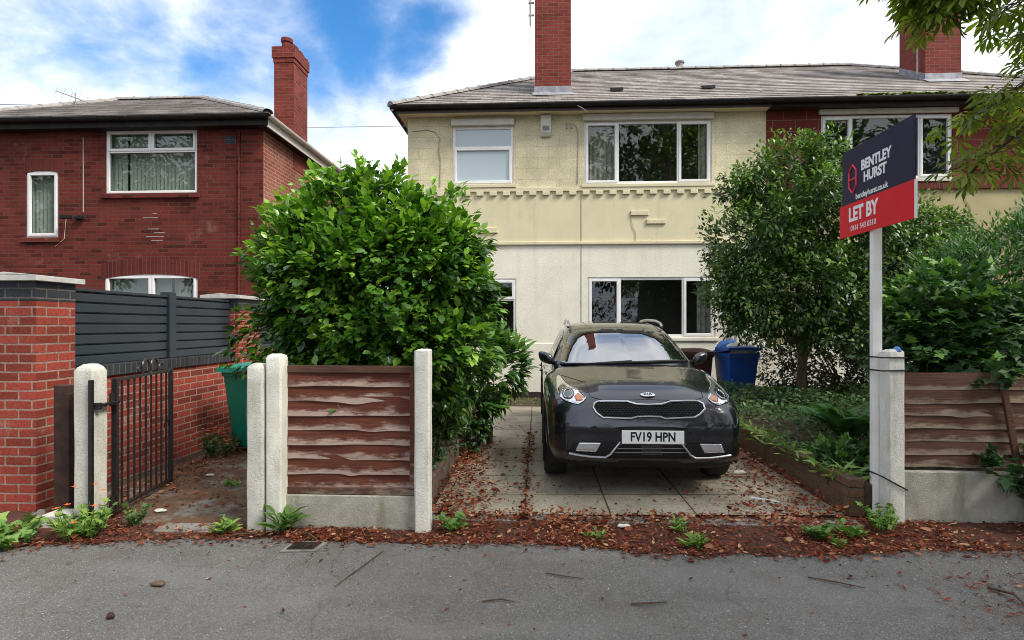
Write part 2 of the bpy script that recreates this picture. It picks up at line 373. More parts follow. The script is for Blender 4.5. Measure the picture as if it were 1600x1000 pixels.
def leaf(name, dark, mid, young, rough=0.42, trans=0.25, spec=0.5):
    """leaf colour by a per-leaf tone: old dark leaves to young bright ones"""
    m, t, p = new_mat(name)
    a = t.add('ShaderNodeAttribute', attribute_name='tone')
    rnd = t.add('ShaderNodeNewGeometry').outputs['Random Per Island']
    f = t.math('ADD', a.outputs['Fac'], t.math('MULTIPLY', t.math('SUBTRACT', rnd, 0.5), 0.35))
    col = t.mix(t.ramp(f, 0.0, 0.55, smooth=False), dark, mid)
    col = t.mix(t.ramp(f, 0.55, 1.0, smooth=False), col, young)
    t.put(p.inputs['Base Color'], col)
    p.inputs['Roughness'].default_value = rough
    p.inputs['Specular IOR Level'].default_value = spec
    tl = t.add('ShaderNodeBsdfTranslucent')
    t.put(tl.inputs[0], t.mix(1.0, col, (1.3, 1.5, 0.6), 'MULTIPLY'))
    mx = t.add('ShaderNodeMixShader'); mx.inputs[0].default_value = trans
    t.l.new(p.outputs[0], mx.inputs[1]); t.l.new(tl.outputs[0], mx.inputs[2])
    t.l.new(mx.outputs[0], t.n['Material Output'].inputs['Surface'])
    return m

leaf('camellia leaf', (0.018, 0.058, 0.010), (0.08, 0.20, 0.020), (0.28, 0.48, 0.055), 0.30, 0.24, 0.6)
leaf('laurel leaf', (0.03, 0.085, 0.016), (0.075, 0.18, 0.03), (0.18, 0.32, 0.06), 0.32, 0.25)
leaf('tree leaf', (0.026, 0.060, 0.015), (0.075, 0.155, 0.030), (0.18, 0.30, 0.055), 0.42, 0.22)
leaf('hedge leaf', (0.022, 0.065, 0.018), (0.06, 0.15, 0.04), (0.12, 0.24, 0.065), 0.5, 0.25)
leaf('ivy leaf', (0.016, 0.05, 0.014), (0.045, 0.12, 0.028), (0.17, 0.32, 0.06), 0.5, 0.18)
leaf('cover leaf', (0.025, 0.065, 0.022), (0.055, 0.13, 0.035), (0.12, 0.19, 0.05), 0.5, 0.2)
leaf('fern leaf', (0.05, 0.13, 0.045), (0.10, 0.23, 0.075), (0.16, 0.32, 0.10), 0.5, 0.25)
leaf('chestnut leaf', (0.075, 0.11, 0.014), (0.17, 0.23, 0.026), (0.36, 0.38, 0.05), 0.5, 0.5)
leaf('weed leaf', (0.07, 0.15, 0.03), (0.14, 0.27, 0.05), (0.26, 0.38, 0.07), 0.5, 0.25)
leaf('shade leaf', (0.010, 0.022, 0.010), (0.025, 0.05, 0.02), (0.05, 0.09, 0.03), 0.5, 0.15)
leaf('dead leaf', (0.070, 0.020, 0.012), (0.25, 0.056, 0.024), (0.52, 0.33, 0.18), 0.75, 0.12, 0.2)
leaf('blind slat', (0.40, 0.43, 0.37), (0.48, 0.51, 0.45), (0.58, 0.61, 0.55), 0.8, 0.1, 0.2)


def m_curtain():
    m, t, p = new_mat('curtain cloth')
    v = coords(t)
    t.put(p.inputs['Base Color'], t.mix(t.ramp(t.noise(v, 14, 6, 0.7), 0.42, 0.62), (0.42, 0.40, 0.32), (0.28, 0.27, 0.20)))
    p.inputs['Roughness'].default_value = 0.95
m_curtain()

# ------------------------------------------------------------------ building helpers
COL = sc.collection
rng = np.random.default_rng(7)
random.seed(7)


def thing(name, label, cat, loc=(0, 0, 0), group=None, kind=None):
    o = bpy.data.objects.new(name, None); COL.objects.link(o)
    o.empty_display_size = 0.1
    o.location = loc
    tag(o, label, cat, group, kind)
    return o


def tag(o, label=None, cat=None, group=None, kind=None):
    if label: o['label'] = label
    if cat: o['category'] = cat
    if group: o['group'] = group
    if kind: o['kind'] = kind
    return o


def origin(o):
    v = Vector((0, 0, 0))
    while o is not None:
        v += o.location; o = o.parent
    return v


class MB:
    """collects shapes; build() links them as ONE mesh object"""
    def __init__(s):
        s.v = []; s.f = []; s.uv = {}; s.mi = {}
    def add(s, vs, fs, uvs=None, mi=0):
        b = len(s.v)
        s.v += [tuple(p) for p in vs]
        for k, f in enumerate(fs):
            if uvs is not None: s.uv[len(s.f)] = uvs[k]
            if mi: s.mi[len(s.f)] = mi
            s.f.append(tuple(b + i for i in f))
        return s
    def box(s, x0, x1, y0, y1, z0, z1, mi=0):
        vs = [(x, y, z) for z in (z0, z1) for y in (y0, y1) for x in (x0, x1)]
        return s.add(vs, [(0, 2, 3, 1), (4, 5, 7, 6), (0, 1, 5, 4), (2, 6, 7, 3), (0, 4, 6, 2), (1, 3, 7, 5)], mi=mi)
    def prism(s, outline, y0, y1, axis='y', mi=0):
        """outline in the plane across the axis, extruded along it"""
        n = len(outline)
        def mk(p, q):
            return (p[0], q, p[1]) if axis == 'y' else ((q, p[0], p[1]) if axis == 'x' else (p[0], p[1], q))
        vs = [mk(p, y0) for p in outline] + [mk(p, y1) for p in outline]
        fs = [tuple(range(n)), tuple(range(2 * n - 1, n - 1, -1))]
        fs += [(i, i + n, (i + 1) % n + n, (i + 1) % n) for i in range(n)]
        return s.add(vs, fs, mi=mi)
    def tube(s, pts, r, n=8, cap=True, mi=0, squash=1.0):
        pts = [Vector(p) for p in pts]
        rs = r if isinstance(r, (list, tuple)) else [r] * len(pts)
        rings = []
        t0 = (pts[1] - pts[0]).normalized()
        a = t0.orthogonal().normalized()
        for i, p in enumerate(pts):
            t = (pts[min(i + 1, len(pts) - 1)] - pts[max(i - 1, 0)]).normalized()
            a = (a - t * a.dot(t)).normalized()
            b = t.cross(a)
            rings.append([p + (a * math.cos(2 * math.pi * k / n) + b * math.sin(2 * math.pi * k / n) * squash) * rs[i] for k in range(n)])
        vs = [q for r_ in rings for q in r_]
        fs = [(i * n + k, i * n + (k + 1) % n, (i + 1) * n + (k + 1) % n, (i + 1) * n + k) for i in range(len(pts) - 1) for k in range(n)]
        if cap:
            fs += [tuple(range(n - 1, -1, -1)), tuple((len(pts) - 1) * n + k for k in range(n))]
        return s.add(vs, fs, mi=mi)
    def lathe(s, prof, c=(0, 0, 0), axis='z', n=20, mi=0):
        vs = []
        for (r, h) in prof:
            for k in range(n):
                a = 2 * math.pi * k / n
                p = (r * math.cos(a), r * math.sin(a), h)
                if axis == 'x': p = (h, p[0], p[1])
                if axis == 'y': p = (p[0], h, p[1])
                vs.append((p[0] + c[0], p[1] + c[1], p[2] + c[2]))
        m = len(prof)
        fs = [(i * n + k, i * n + (k + 1) % n, (i + 1) * n + (k + 1) % n, (i + 1) * n + k) for i in range(m - 1) for k in range(n)]
        fs += [tuple(range(n - 1, -1, -1)), tuple((m - 1) * n + k for k in range(n))]
        return s.add(vs, fs, mi=mi)
    def grid(s, fn, us, vs_, uv=None, mi=0):
        nu, nv = len(us), len(vs_)
        V = [fn(u, v) for v in vs_ for u in us]
        F = [(j * nu + i, j * nu + i + 1, (j + 1) * nu + i + 1, (j + 1) * nu + i) for j in range(nv - 1) for i in range(nu - 1)]
        U = None
        if uv: U = [[uv(us[i], vs_[j]), uv(us[i + 1], vs_[j]), uv(us[i + 1], vs_[j + 1]), uv(us[i], vs_[j + 1])] for j in range(nv - 1) for i in range(nu - 1)]
        return s.add(V, F, U, mi)
    def build(s, name, mat, parent=None, bevel=0.0, smooth=False, normals=True, seg=2, label=None, solid=0.0, shift=None):
        me = bpy.data.meshes.new(name)
        o_ = origin(parent)
        vs = [(p[0] - o_.x, p[1] - o_.y, p[2] - o_.z) for p in s.v]
        me.from_pydata(vs, [], s.f)
        me.update()
        if normals:
            bm = bmesh.new(); bm.from_mesh(me); bmesh.ops.recalc_face_normals(bm, faces=bm.faces[:]); bm.to_mesh(me); bm.free()
        ul = me.uv_layers.new(name='uv')
        ud = np.zeros(len(me.loops) * 2, dtype=np.float32)
        for p in me.polygons:
            cu = s.uv.get(p.index)
            if cu is not None:
                key = {s.f[p.index][i]: cu[i] for i in range(len(cu))}
                for li in p.loop_indices:
                    ud[2 * li:2 * li + 2] = key[me.loops[li].vertex_index]
            else:
                n = p.normal
                ax = max(range(3), key=lambda i: abs(n[i]))
                for li in p.loop_indices:
                    q = s.v[me.loops[li].vertex_index]
                    ud[2 * li:2 * li + 2] = (q[1], q[2]) if ax == 0 else ((q[0], q[2]) if ax == 1 else (q[0], q[1]))
        ul.data.foreach_set('uv', ud)
        ms = mat if isinstance(mat, (list, tuple)) else [mat]
        for m in ms: me.materials.append(MATS[m])
        for i, k in s.mi.items(): me.polygons[i].material_index = k
        if smooth:
            me.polygons.foreach_set('use_smooth', [True] * len(me.polygons))
            if smooth != 'all': me.set_sharp_from_angle(angle=R(38))
        o = bpy.data.objects.new(name, me); COL.objects.link(o)
        if parent is not None: o.parent = parent
        if bevel:
            b = o.modifiers.new('bevel', 'BEVEL'); b.width = bevel; b.segments = seg; b.limit_method = 'ANGLE'; b.angle_limit = R(40)
        if label: o['label'] = label
        return o


def copy_thing(root, loc=None, rotz=None, label=None, group=None):
    r = root.copy(); COL.objects.link(r)
    if loc is not None: r.location = loc
    if rotz is not None: r.rotation_euler = (0, 0, rotz)
    if label: r['label'] = label
    if group: r['group'] = group
    for ch in list(root.children):
        c = ch.copy(); COL.objects.link(c); c.parent = r
        for g in list(ch.children):
            d = g.copy(); COL.objects.link(d); d.parent = c
    return r


def text_mb(txt, size, fn, extrude=0.0015, bold=0.0, spacing=1.0, align='CENTER', xscale=1.0):
    """lettering as a mesh; fn maps (x, y, depth) of the text to the world"""
    cu = bpy.data.curves.new('lettering', 'FONT')
    cu.body = txt; cu.size = size; cu.extrude = extrude; cu.offset = bold; cu.space_character = spacing
    cu.align_x = align; cu.align_y = 'CENTER'; cu.resolution_u = 4
    ob = bpy.data.objects.new('lettering', cu); COL.objects.link(ob)
    dg = bpy.context.evaluated_depsgraph_get()
    me = bpy.data.meshes.new_from_object(ob.evaluated_get(dg))
    m = MB()
    m.add([fn(v.co.x * xscale, v.co.y, v.co.z) for v in me.vertices], [tuple(p.vertices) for p in me.polygons])
    bpy.data.objects.remove(ob); bpy.data.curves.remove(cu); bpy.data.meshes.remove(me)
    return m


# ------------------------------------------------------------------ foliage helpers
def tmpl(points, faces):
    return np.array(points, dtype=np.float64), faces

# leaf templates: x = along the leaf (0..1), y = across, z = normal
LEAF_OVAL = tmpl([(0, 0, 0), (.28, .20, .05), (.28, 0, 0), (.28, -.20, .05), (.62, .22, .04), (.62, 0, -.02), (.62, -.22, .04), (1, 0, -.10)],
                 [(0, 2, 1), (0, 3, 2), (1, 2, 5, 4), (2, 3, 6, 5), (4, 5, 7), (5, 6, 7)])
LEAF_BROAD = tmpl([(0, 0, 0), (.26, .25, .06), (.28, 0, 0), (.26, -.25, .06), (.62, .28, .05), (.62, 0, -.02), (.62, -.28, .05), (1, 0, -.12)],
                  [(0, 2, 1), (0, 3, 2), (1, 2, 5, 4), (2, 3, 6, 5), (4, 5, 7), (5, 6, 7)])
LEAF_LONG = tmpl([(0, 0, 0), (.25, .11, .03), (.25, 0, 0), (.25, -.11, .03), (.65, .12, .01), (.65, 0, -.03), (.65, -.12, .01), (1, 0, -.14)],
                 [(0, 2, 1), (0, 3, 2), (1, 2, 5, 4), (2, 3, 6, 5), (4, 5, 7), (5, 6, 7)])
LEAF_SMALL = tmpl([(0, 0, 0), (.45, .24, .06), (.5, 0, 0), (.45, -.24, .06), (1, 0, -.08)], [(0, 2, 1), (0, 3, 2), (1, 2, 4), (2, 3, 4)])
LEAF_THIN = tmpl([(0, 0, 0), (.45, .10, .02), (.5, 0, 0), (.45, -.10, .02), (1, 0, -.12)], [(0, 2, 1), (0, 3, 2), (1, 2, 4), (2, 3, 4)])
_iv = [(0, 0, 0), (-.12, .30, .02), (.18, .26, .03), (.35, .52, -.03), (.50, .24, .02), (1, 0, -.08), (.50, -.24, .02), (.35, -.52, -.03), (.18, -.26, .03), (-.12, -.30, .02)]
LEAF_IVY = tmpl(_iv, [(0, i + 1, i) for i in range(1, 9)])
LEAF_DEAD = tmpl([(0, 0, 0), (.3, .20, .10), (.3, 0, .02), (.3, -.22, .05), (.68, .16, .16), (.68, 0, .06), (.68, -.20, .02), (1, .04, .20)],
                 [(0, 2, 1), (0, 3, 2), (1, 2, 5, 4), (2, 3, 6, 5), (4, 5, 7), (5, 6, 7)])


def palmate():
    V, F = [], []
    for k, ang in enumerate([-105, -66, -32, 0, 32, 66, 105]):
        L = [.55, .82, 1.0, 1.06, 1.0, .82, .55][k]
        a = R(ang)
        b = len(V)
        for (x, y, z) in [(.04, 0, 0), (.38, .055, .03), (.38, 0, -.005), (.38, -.055, .03), (.70, .115, -.02), (.70, 0, -.06), (.70, -.115, -.02), (1, 0, -.2)]:
            x *= L; y *= L * 1.05
            V.append((x * math.cos(a) - y * math.sin(a), x * math.sin(a) + y * math.cos(a), z * L))
        F += [tuple(b + i for i in f) for f in [(0, 2, 1), (0, 3, 2), (1, 2, 5, 4), (2, 3, 6, 5), (4, 5, 7), (5, 6, 7)]]
    return tmpl(V, F)
LEAF_PALM = palmate()


def unit(a):
    return a / np.maximum(np.linalg.norm(a, axis=-1, keepdims=True), 1e-9)


def leaves_obj(name, mat, T, pos, axis, nrm, size, tone, parent=None, wid=None):
    """one mesh of many leaves: template T placed at pos, pointing along axis, faces up along nrm"""
    tv, tf = T
    pos = np.asarray(pos); N = len(pos)
    x = unit(np.asarray(axis)); z = np.asarray(nrm) - (np.asarray(nrm) * x).sum(1, keepdims=True) * x; z = unit(z)
    y = np.cross(z, x)
    size = np.broadcast_to(np.asarray(size, dtype=float), (N,))
    wid = np.ones(N) if wid is None else wid
    P = (tv[None, :, 0, None] * x[:, None] + tv[None, :, 1, None] * y[:, None] * wid[:, None, None] + tv[None, :, 2, None] * z[:, None]) * size[:, None, None] + pos[:, None]
    o_ = origin(parent)
    P = P.reshape(-1, 3) - np.array(o_)
    k = len(tv)
    loops = np.concatenate([np.array(f) for f in tf]); tot = np.array([len(f) for f in tf])
    L = (loops[None] + (np.arange(N) * k)[:, None]).ravel()
    tots = np.tile(tot, N); starts = np.concatenate([[0], np.cumsum(tots)[:-1]])
    me = bpy.data.meshes.new(name)
    me.vertices.add(len(P)); me.vertices.foreach_set('co', P.ravel().astype(np.float32))
    me.loops.add(len(L)); me.loops.foreach_set('vertex_index', L.astype(np.int32))
    me.polygons.add(len(tots)); me.polygons.foreach_set('loop_start', starts.astype(np.int32)); me.polygons.foreach_set('loop_total', tots.astype(np.int32))
    me.update(calc_edges=True); me.validate()
    at = me.attributes.new('tone', 'FLOAT', 'POINT')
    at.data.foreach_set('value', np.repeat(tone, k).astype(np.float32))
    me.polygons.foreach_set('use_smooth', np.ones(len(tots), dtype=bool))
    me.materials.append(MATS[mat])
    o = bpy.data.objects.new(name, me); COL.objects.link(o)
    if parent is not None: o.parent = parent
    return o


def sphere_dirs(n):
    return unit(rng.normal(size=(n, 3)))


def foliage(name, mat, T, blobs, clusters, per, size, spread, parent, zmin=0.02, out=0.6, droop=0.15, rand=0.7, shell=0.72, young=0.35, jitter=0.3, up=0.9, core=0.12, ymax=None, rough=1.0):
    """leaf clusters through the outer volume of overlapping ellipsoids. blob = (centre, radii)"""
    C = np.array([b[0] for b in blobs], float); Rr = np.array([b[1] for b in blobs], float)
    area = (Rr ** 1.0).prod(1) ** (2 / 3); pw = area / area.sum()
    pick = rng.choice(len(blobs), clusters, p=pw)
    d = sphere_dirs(clusters)
    incore = rng.random(clusters) < core
    fr = np.where(incore, rng.random(clusters) ** 0.5 * shell, shell + (1.04 - shell) * rng.random(clusters) ** 0.8)
    # uneven outline: push directions in and out by a few low waves per blob
    ph = rng.random((len(blobs), 6)) * 6.28
    wave = 1 + rough * (0.10 * np.sin(4.1 * d[:, 0] + ph[pick, 0]) * np.sin(3.7 * d[:, 1] + ph[pick, 1]) + 0.10 * np.sin(6.3 * d[:, 2] + ph[pick, 2] + 3 * d[:, 0]) + 0.06 * np.sin(11 * d[:, 0] + 9 * d[:, 2] + ph[pick, 3]))
    cen = C[pick] + d * Rr[pick] * (fr * wave)[:, None]
    # drop what lies deep inside another blob
    keep = np.ones(clusters, bool)
    for i in range(len(blobs)):
        q = (((cen - C[i]) / Rr[i]) ** 2).sum(1) ** 0.5
        keep &= ~((q < shell * 0.62) & (pick != i) & (rng.random(clusters) > core))
    keep &= cen[:, 2] > zmin
    if ymax is not None: keep &= cen[:, 1] < ymax
    cen, outv, cf = cen[keep], unit(d / Rr[pick])[keep], fr[keep]
    n = len(cen)
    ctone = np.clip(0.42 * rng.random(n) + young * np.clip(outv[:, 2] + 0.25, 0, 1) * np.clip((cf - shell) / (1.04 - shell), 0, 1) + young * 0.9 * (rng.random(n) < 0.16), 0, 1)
    # twig direction per cluster
    tw = unit(outv * out + sphere_dirs(n) * 0.5 + np.array([0, 0, 0.35]))
    rep = lambda a: np.repeat(a, per, axis=0)
    M = n * per
    along = rng.random(M) * spread
    pos = rep(cen) + rep(tw) * (along - spread * 0.5)[:, None] + sphere_dirs(M) * (spread * 0.28)
    ax = unit(rep(outv) * out + rep(tw) * 0.35 + sphere_dirs(M) * rand + np.array([0, 0, -droop]))
    nr = unit(np.array([0, 0, up]) + rep(outv) * 0.55 + sphere_dirs(M) * 0.45)
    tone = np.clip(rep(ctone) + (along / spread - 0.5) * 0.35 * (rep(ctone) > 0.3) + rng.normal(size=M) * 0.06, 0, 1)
    sz = size * (1 + jitter * (rng.random(M) * 2 - 1))
    ok = pos[:, 2] > zmin
    return leaves_obj(name, mat, T, pos[ok], ax[ok], nr[ok], sz[ok], tone[ok], parent)


def twigs(name, mat, base, blobs, n, parent, r0=0.03, fr=0.85, split=0.4):
    """stems from the base into the crown"""
    m = MB()
    for k in range(n):
        c, rr = blobs[k % len(blobs)]
        d = sphere_dirs(1)[0]; d[2] = abs(d[2]) * 0.8
        tip = Vector(c) + Vector((d[0] * rr[0], d[1] * rr[1], d[2] * rr[2])) * fr
        b = Vector(base) + Vector((random.uniform(-.06, .06), random.uniform(-.06, .06), 0))
        mid = b.lerp(tip, split) + Vector((random.uniform(-.08, .08), random.uniform(-.08, .08), 0.12))
        pts = [b, b.lerp(mid, .5) + Vector((0, 0, .05)), mid, mid.lerp(tip, .5) + Vector((random.uniform(-.05, .05), random.uniform(-.05, .05), .04)), tip]
        m.tube(pts, [r0, r0 * .85, r0 * .6, r0 * .35, r0 * .12], 6)
    return m.build(name, mat, parent, smooth=True)


def sprig(root_name, label, cat, base, n, h, T, mat, size, spread=0.12, upright=0.6, parent_group=None, tone=(0.3, 0.9), part='leaves', stem=True, per=5):
    """small ground plant: stems from one root with leaves along them"""
    r = thing(root_name, label, cat, base, group=parent_group)
    b = np.array(base, float)
    P, A, S, TO = [], [], [], []
    sm = MB()
    for k in range(n):
        a = rng.random() * 6.283; lean = (1 - upright) * (0.4 + rng.random())
        d = np.array([math.cos(a) * lean, math.sin(a) * lean, 1.0]); d /= np.linalg.norm(d)
        L = h * (0.45 + 0.6 * rng.random())
        st = b + np.array([math.cos(a), math.sin(a), 0]) * spread * 0.35 * rng.random()
        tip = st + d * L
        if stem: sm.tube([st - np.array([0, 0, .01]), st + d * L * .5 + np.array([0, 0, .01]), tip], [0.004, 0.003, 0.0015], 5)
        for j in range(per):
            f = 0.25 + 0.75 * (j + rng.random() * .5) / per
            aa = rng.random() * 6.283
            P.append(st + d * L * min(f, 1)); A.append(np.array([math.cos(aa), math.sin(aa), 0.25]) + d * 0.4)
            S.append(size * (0.7 + 0.5 * rng.random())); TO.append(tone[0] + (tone[1] - tone[0]) * rng.random())
    if stem: sm.build('stem', 'weed leaf', r)
    P, A = np.array(P), np.array(A)
    leaves_obj(part, mat, T, P, A, np.array([0, 0, 1.0]) + rng.normal(size=(len(P), 3)) * .35, np.array(S), np.array(TO), r)
    return r

# ------------------------------------------------------------------ ground, pavement, road
def sheet(name, mat, x0, x1, y0, y1, z, n=1, kind='structure', f=None):
    m = MB()
    if f is None:
        m.add([(x0, y0, z), (x1, y0, z), (x1, y1, z), (x0, y1, z)], [(0, 1, 2, 3)])
    else:
        m.grid(f, np.linspace(x0, x1, n), np.linspace(y0, y1, n))
    o = m.build(name, mat, None, normals=False)
    o['kind'] = kind
    return o

sheet('ground', 'soil', -400, 400, 3.2, 400, -0.012)
sheet('ground', 'soil', -400, 400, -400, -5.2, -0.20)
sheet('pavement', 'pavement asphalt', -30, 30, -0.6, 3.95, 0.0)
sheet('road', 'road asphalt', -60, 60, -5.2, -0.75, -0.12)
_k = MB().box(-30, 30, -0.75, -0.6, -0.3, 0.004).build('kerb', 'kerb stone'); _k['kind'] = 'structure'

# concrete flags of the drive: two columns beside a leaf-filled joint, and a wider apron
m = MB()
m.add([(-0.85, 4.27, 0.004), (2.42, 4.40, 0.004), (2.42, 10.4, 0.004), (-0.85, 10.4, 0.004)], [(0, 1, 2, 3)],
      [[(-0.75, 4.27), (2.52, 4.27 + 0.0), (2.52, 10.4), (-0.75, 10.4)]])
o = m.build('driveway', 'driveway flag', None, normals=False); o['kind'] = 'structure'
# damp mossy strip of bare soil along the foot of the house
sheet('soil_strip', 'soil', -2.7, 12, 10.0, 11.2, 0.010)
o = MB().box(-0.85, 2.42, 4.13, 4.265, -0.05, 0.012).build('edging_kerb', 'kerb stone'); o['kind'] = 'structure'
# path behind the gate
sheet('path', 'path mud', -3.86, -2.12, 3.93, 12.0, 0.003)
m = MB().box(-2.78, -2.26, 3.80, 3.97, -0.03, 0.016); o = m.build('path_threshold', 'kerb stone', bevel=0.006); o['kind'] = 'structure'


def ragged(x0, x1, yfront, yback, n, amp, seed):
    """strip whose front edge wanders"""
    rr = random.Random(seed)
    ph = [rr.random() * 6.28 for _ in range(6)]
    m = MB(); top, bot = [], []
    for i in range(n + 1):
        x = x0 + (x1 - x0) * i / n
        yf = yfront(x) + amp * (math.sin(x * 2.3 + ph[0]) * .5 + math.sin(x * 5.9 + ph[1]) * .3 + math.sin(x * 13.7 + ph[2]) * .3 + math.sin(x * 31 + ph[3]) * .3 + rr.uniform(-.5, .5))
        bot.append((x, yf)); top.append((x, yback(x)))
    vs = [(a, b, 0.004) for a, b in bot] + [(a, b, 0.006) for a, b in top]
    k = n + 1
    m.add(vs, [(i, i + 1, k + i + 1, k + i) for i in range(n)])
    return m


def front_edge(x):
    pts = [(-6, 3.50), (-3.6, 3.50), (-2.9, 3.62), (-2.1, 3.74), (-1.4, 3.72), (-0.6, 3.71), (0.2, 3.72), (0.7, 3.60), (1.1, 3.58), (1.3, 3.66), (1.7, 3.60), (2.1, 3.66), (2.6, 3.75), (3.2, 3.74), (3.9, 3.62), (6, 3.55)]
    for (a, b), (c, d) in zip(pts, pts[1:]):
        if a <= x <= c: return b + (d - b) * (x - a) / (c - a)
    return 3.6


def back_edge(x):
    if x < -3.2: return 4.2
    if x < -0.8: return 3.93
    if x < 2.45: return 4.14
    return 4.32
o = ragged(-6, 5, front_edge, back_edge, 260, 0.035, 3).build('soil_strip', 'litter mat', None, normals=False); o['kind'] = 'structure'
# earth of the two beds
o = MB().box(-2.10, -0.93, 4.02, 10.9, -0.05, 0.13).build('garden_bed', 'soil'); o['kind'] = 'structure'
o = MB().box(2.55, 14, 4.36, 11.19, -0.05, 0.26).build('garden_bed', 'soil'); o['kind'] = 'structure'

# ------------------------------------------------------------------ houses
def wall_with_holes(x0, x1, z0, z1, y, holes, reveal=0.11, mb=None):
    """front face at y with rectangular openings and their reveals"""
    m = mb or MB()
    xs = sorted({x0, x1, *[h[0] for h in holes if x0 < h[0] < x1], *[h[1] for h in holes if x0 < h[1] < x1]})
    zs = sorted({z0, z1, *[h[2] for h in holes if z0 < h[2] < z1], *[h[3] for h in holes if z0 < h[3] < z1]})
    for a, b in zip(xs, xs[1:]):
        for c, d in zip(zs, zs[1:]):
            if any(h[0] <= (a + b) / 2 <= h[1] and h[2] <= (c + d) / 2 <= h[3] for h in holes): continue
            m.add([(a, y, c), (b, y, c), (b, y, d), (a, y, d)], [(0, 1, 2, 3)])
    for h in holes:
        a, b, c, d = max(h[0], x0), min(h[1], x1), max(h[2], z0), min(h[3], z1)
        if a >= b or c >= d: continue
        Y = y + reveal
        m.add([(a, y, c), (a, Y, c), (a, Y, d), (a, y, d)], [(0, 1, 2, 3)])
        m.add([(b, y, c), (b, y, d), (b, Y, d), (b, Y, c)], [(0, 1, 2, 3)])
        if d == h[3]: m.add([(a, y, d), (a, Y, d), (b, Y, d), (b, y, d)], [(0, 1, 2, 3)])
        if c == h[2]: m.add([(a, y, c), (b, y, c), (b, Y, c), (a, Y, c)], [(0, 1, 2, 3)])
    return m


def window(root, x0, x1, z0, z1, y, lights, sill='grey white paint', glass='window glass', curtains=(), blind=False, ft=0.055, sill_h=0.07, sill_over=0.05, room=True, arch=0.0, rd=0.11):
    """lights: list of (xa, xb, za, zb, opening). y = wall face; the frame sits back in the reveal"""
    yf = y + rd - 0.065
    m = MB()
    B = lambda a, b, c, d, e, f: m.box(a, b, e, f, c, d)
    B(x0, x0 + ft, z0, z1, yf, yf + .06); B(x1 - ft, x1, z0, z1, yf, yf + .06)
    B(x0 + ft, x1 - ft, z0, z0 + ft, yf, yf + .06); B(x0 + ft, x1 - ft, z1 - ft, z1, yf, yf + .06)
    xs = sorted({l[0] for l in lights} | {l[1] for l in lights})
    pane = MB()
    for (a, b, c, d, op) in lights:
        # bars round each light, half width each, standing a little proud where the light opens
        t = 0.03
        yo = yf - (0.018 if op else -0.006); w_ = 0.052 if op else 0.026
        a2, b2, c2, d2 = a + .004, b - .004, c + .004, d - .004
        B(a2, a2 + w_, c2, d2, yo, yo + .05); B(b2 - w_, b2, c2, d2, yo, yo + .05)
        B(a2 + w_, b2 - w_, c2, c2 + w_, yo, yo + .05); B(a2 + w_, b2 - w_, d2 - w_, d2, yo, yo + .05)
        pane.box(a2 + w_, b2 - w_, yf + .026, yf + .034, c2 + w_, d2 - w_)
    # mullions and transoms between neighbouring lights
    for l in lights:
        for q in lights:
            if abs(l[1] - q[0]) < 1e-6 and l[2] < q[3] and q[2] < l[3]:
                B(l[1] - .03, l[1] + .03, max(l[2], q[2]), min(l[3], q[3]), yf - .004, yf + .056)
            if abs(l[3] - q[2]) < 1e-6 and l[0] < q[1] and q[0] < l[1]:
                B(max(l[0], q[0]), min(l[1], q[1]), l[3] - .03, l[3] + .03, yf - .002, yf + .054)
    fr = m.build('window', 'white plastic', root, bevel=0.006)
    pane.build('pane', glass, fr)
    if sill:
        s_ = MB().box(x0 - .06, x1 + .06, y - sill_over, y + rd - .066, z0 - sill_h, z0 - .002)
        s_.build('sill', sill, fr, bevel=0.008)
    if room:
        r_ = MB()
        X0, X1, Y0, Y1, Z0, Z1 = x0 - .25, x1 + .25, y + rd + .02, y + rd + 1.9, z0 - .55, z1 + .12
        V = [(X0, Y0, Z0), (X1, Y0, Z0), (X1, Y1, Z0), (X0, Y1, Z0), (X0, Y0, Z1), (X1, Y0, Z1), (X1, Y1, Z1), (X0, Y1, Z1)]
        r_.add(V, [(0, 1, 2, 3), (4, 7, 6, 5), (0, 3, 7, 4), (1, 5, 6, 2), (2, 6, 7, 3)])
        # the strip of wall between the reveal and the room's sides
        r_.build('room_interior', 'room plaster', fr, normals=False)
    for (a, b) in curtains:
        c = MB()
        n = max(8, int((b - a) / 0.012))
        def wave(u, v, a=a): return (u, yf + .16 + .028 * math.sin(u * 62) + .012 * math.sin(u * 131 + 1), v)
        c.grid(wave, np.linspace(a, b, n), [z0 - .15, z1 - .02])
        c.build('curtain', 'curtain cloth', fr, smooth='all', normals=False)
    if blind:
        c = MB()
        x = x0 + .04
        while x < x1 - .06:
            t_ = random.uniform(.55, .8)
            dx, dy = .042 * math.cos(t_), .042 * math.sin(t_)
            if random.random() > .06:
                c.add([(x - dx, yf + .15 - dy, z0 - .03), (x + dx, yf + .15 + dy, z0 - .03), (x + dx, yf + .15 + dy, z1), (x - dx, yf + .15 - dy, z1)], [(0, 1, 2, 3)])
            x += .078
        c.build('blind', 'blind slat', fr, normals=False)
    return fr


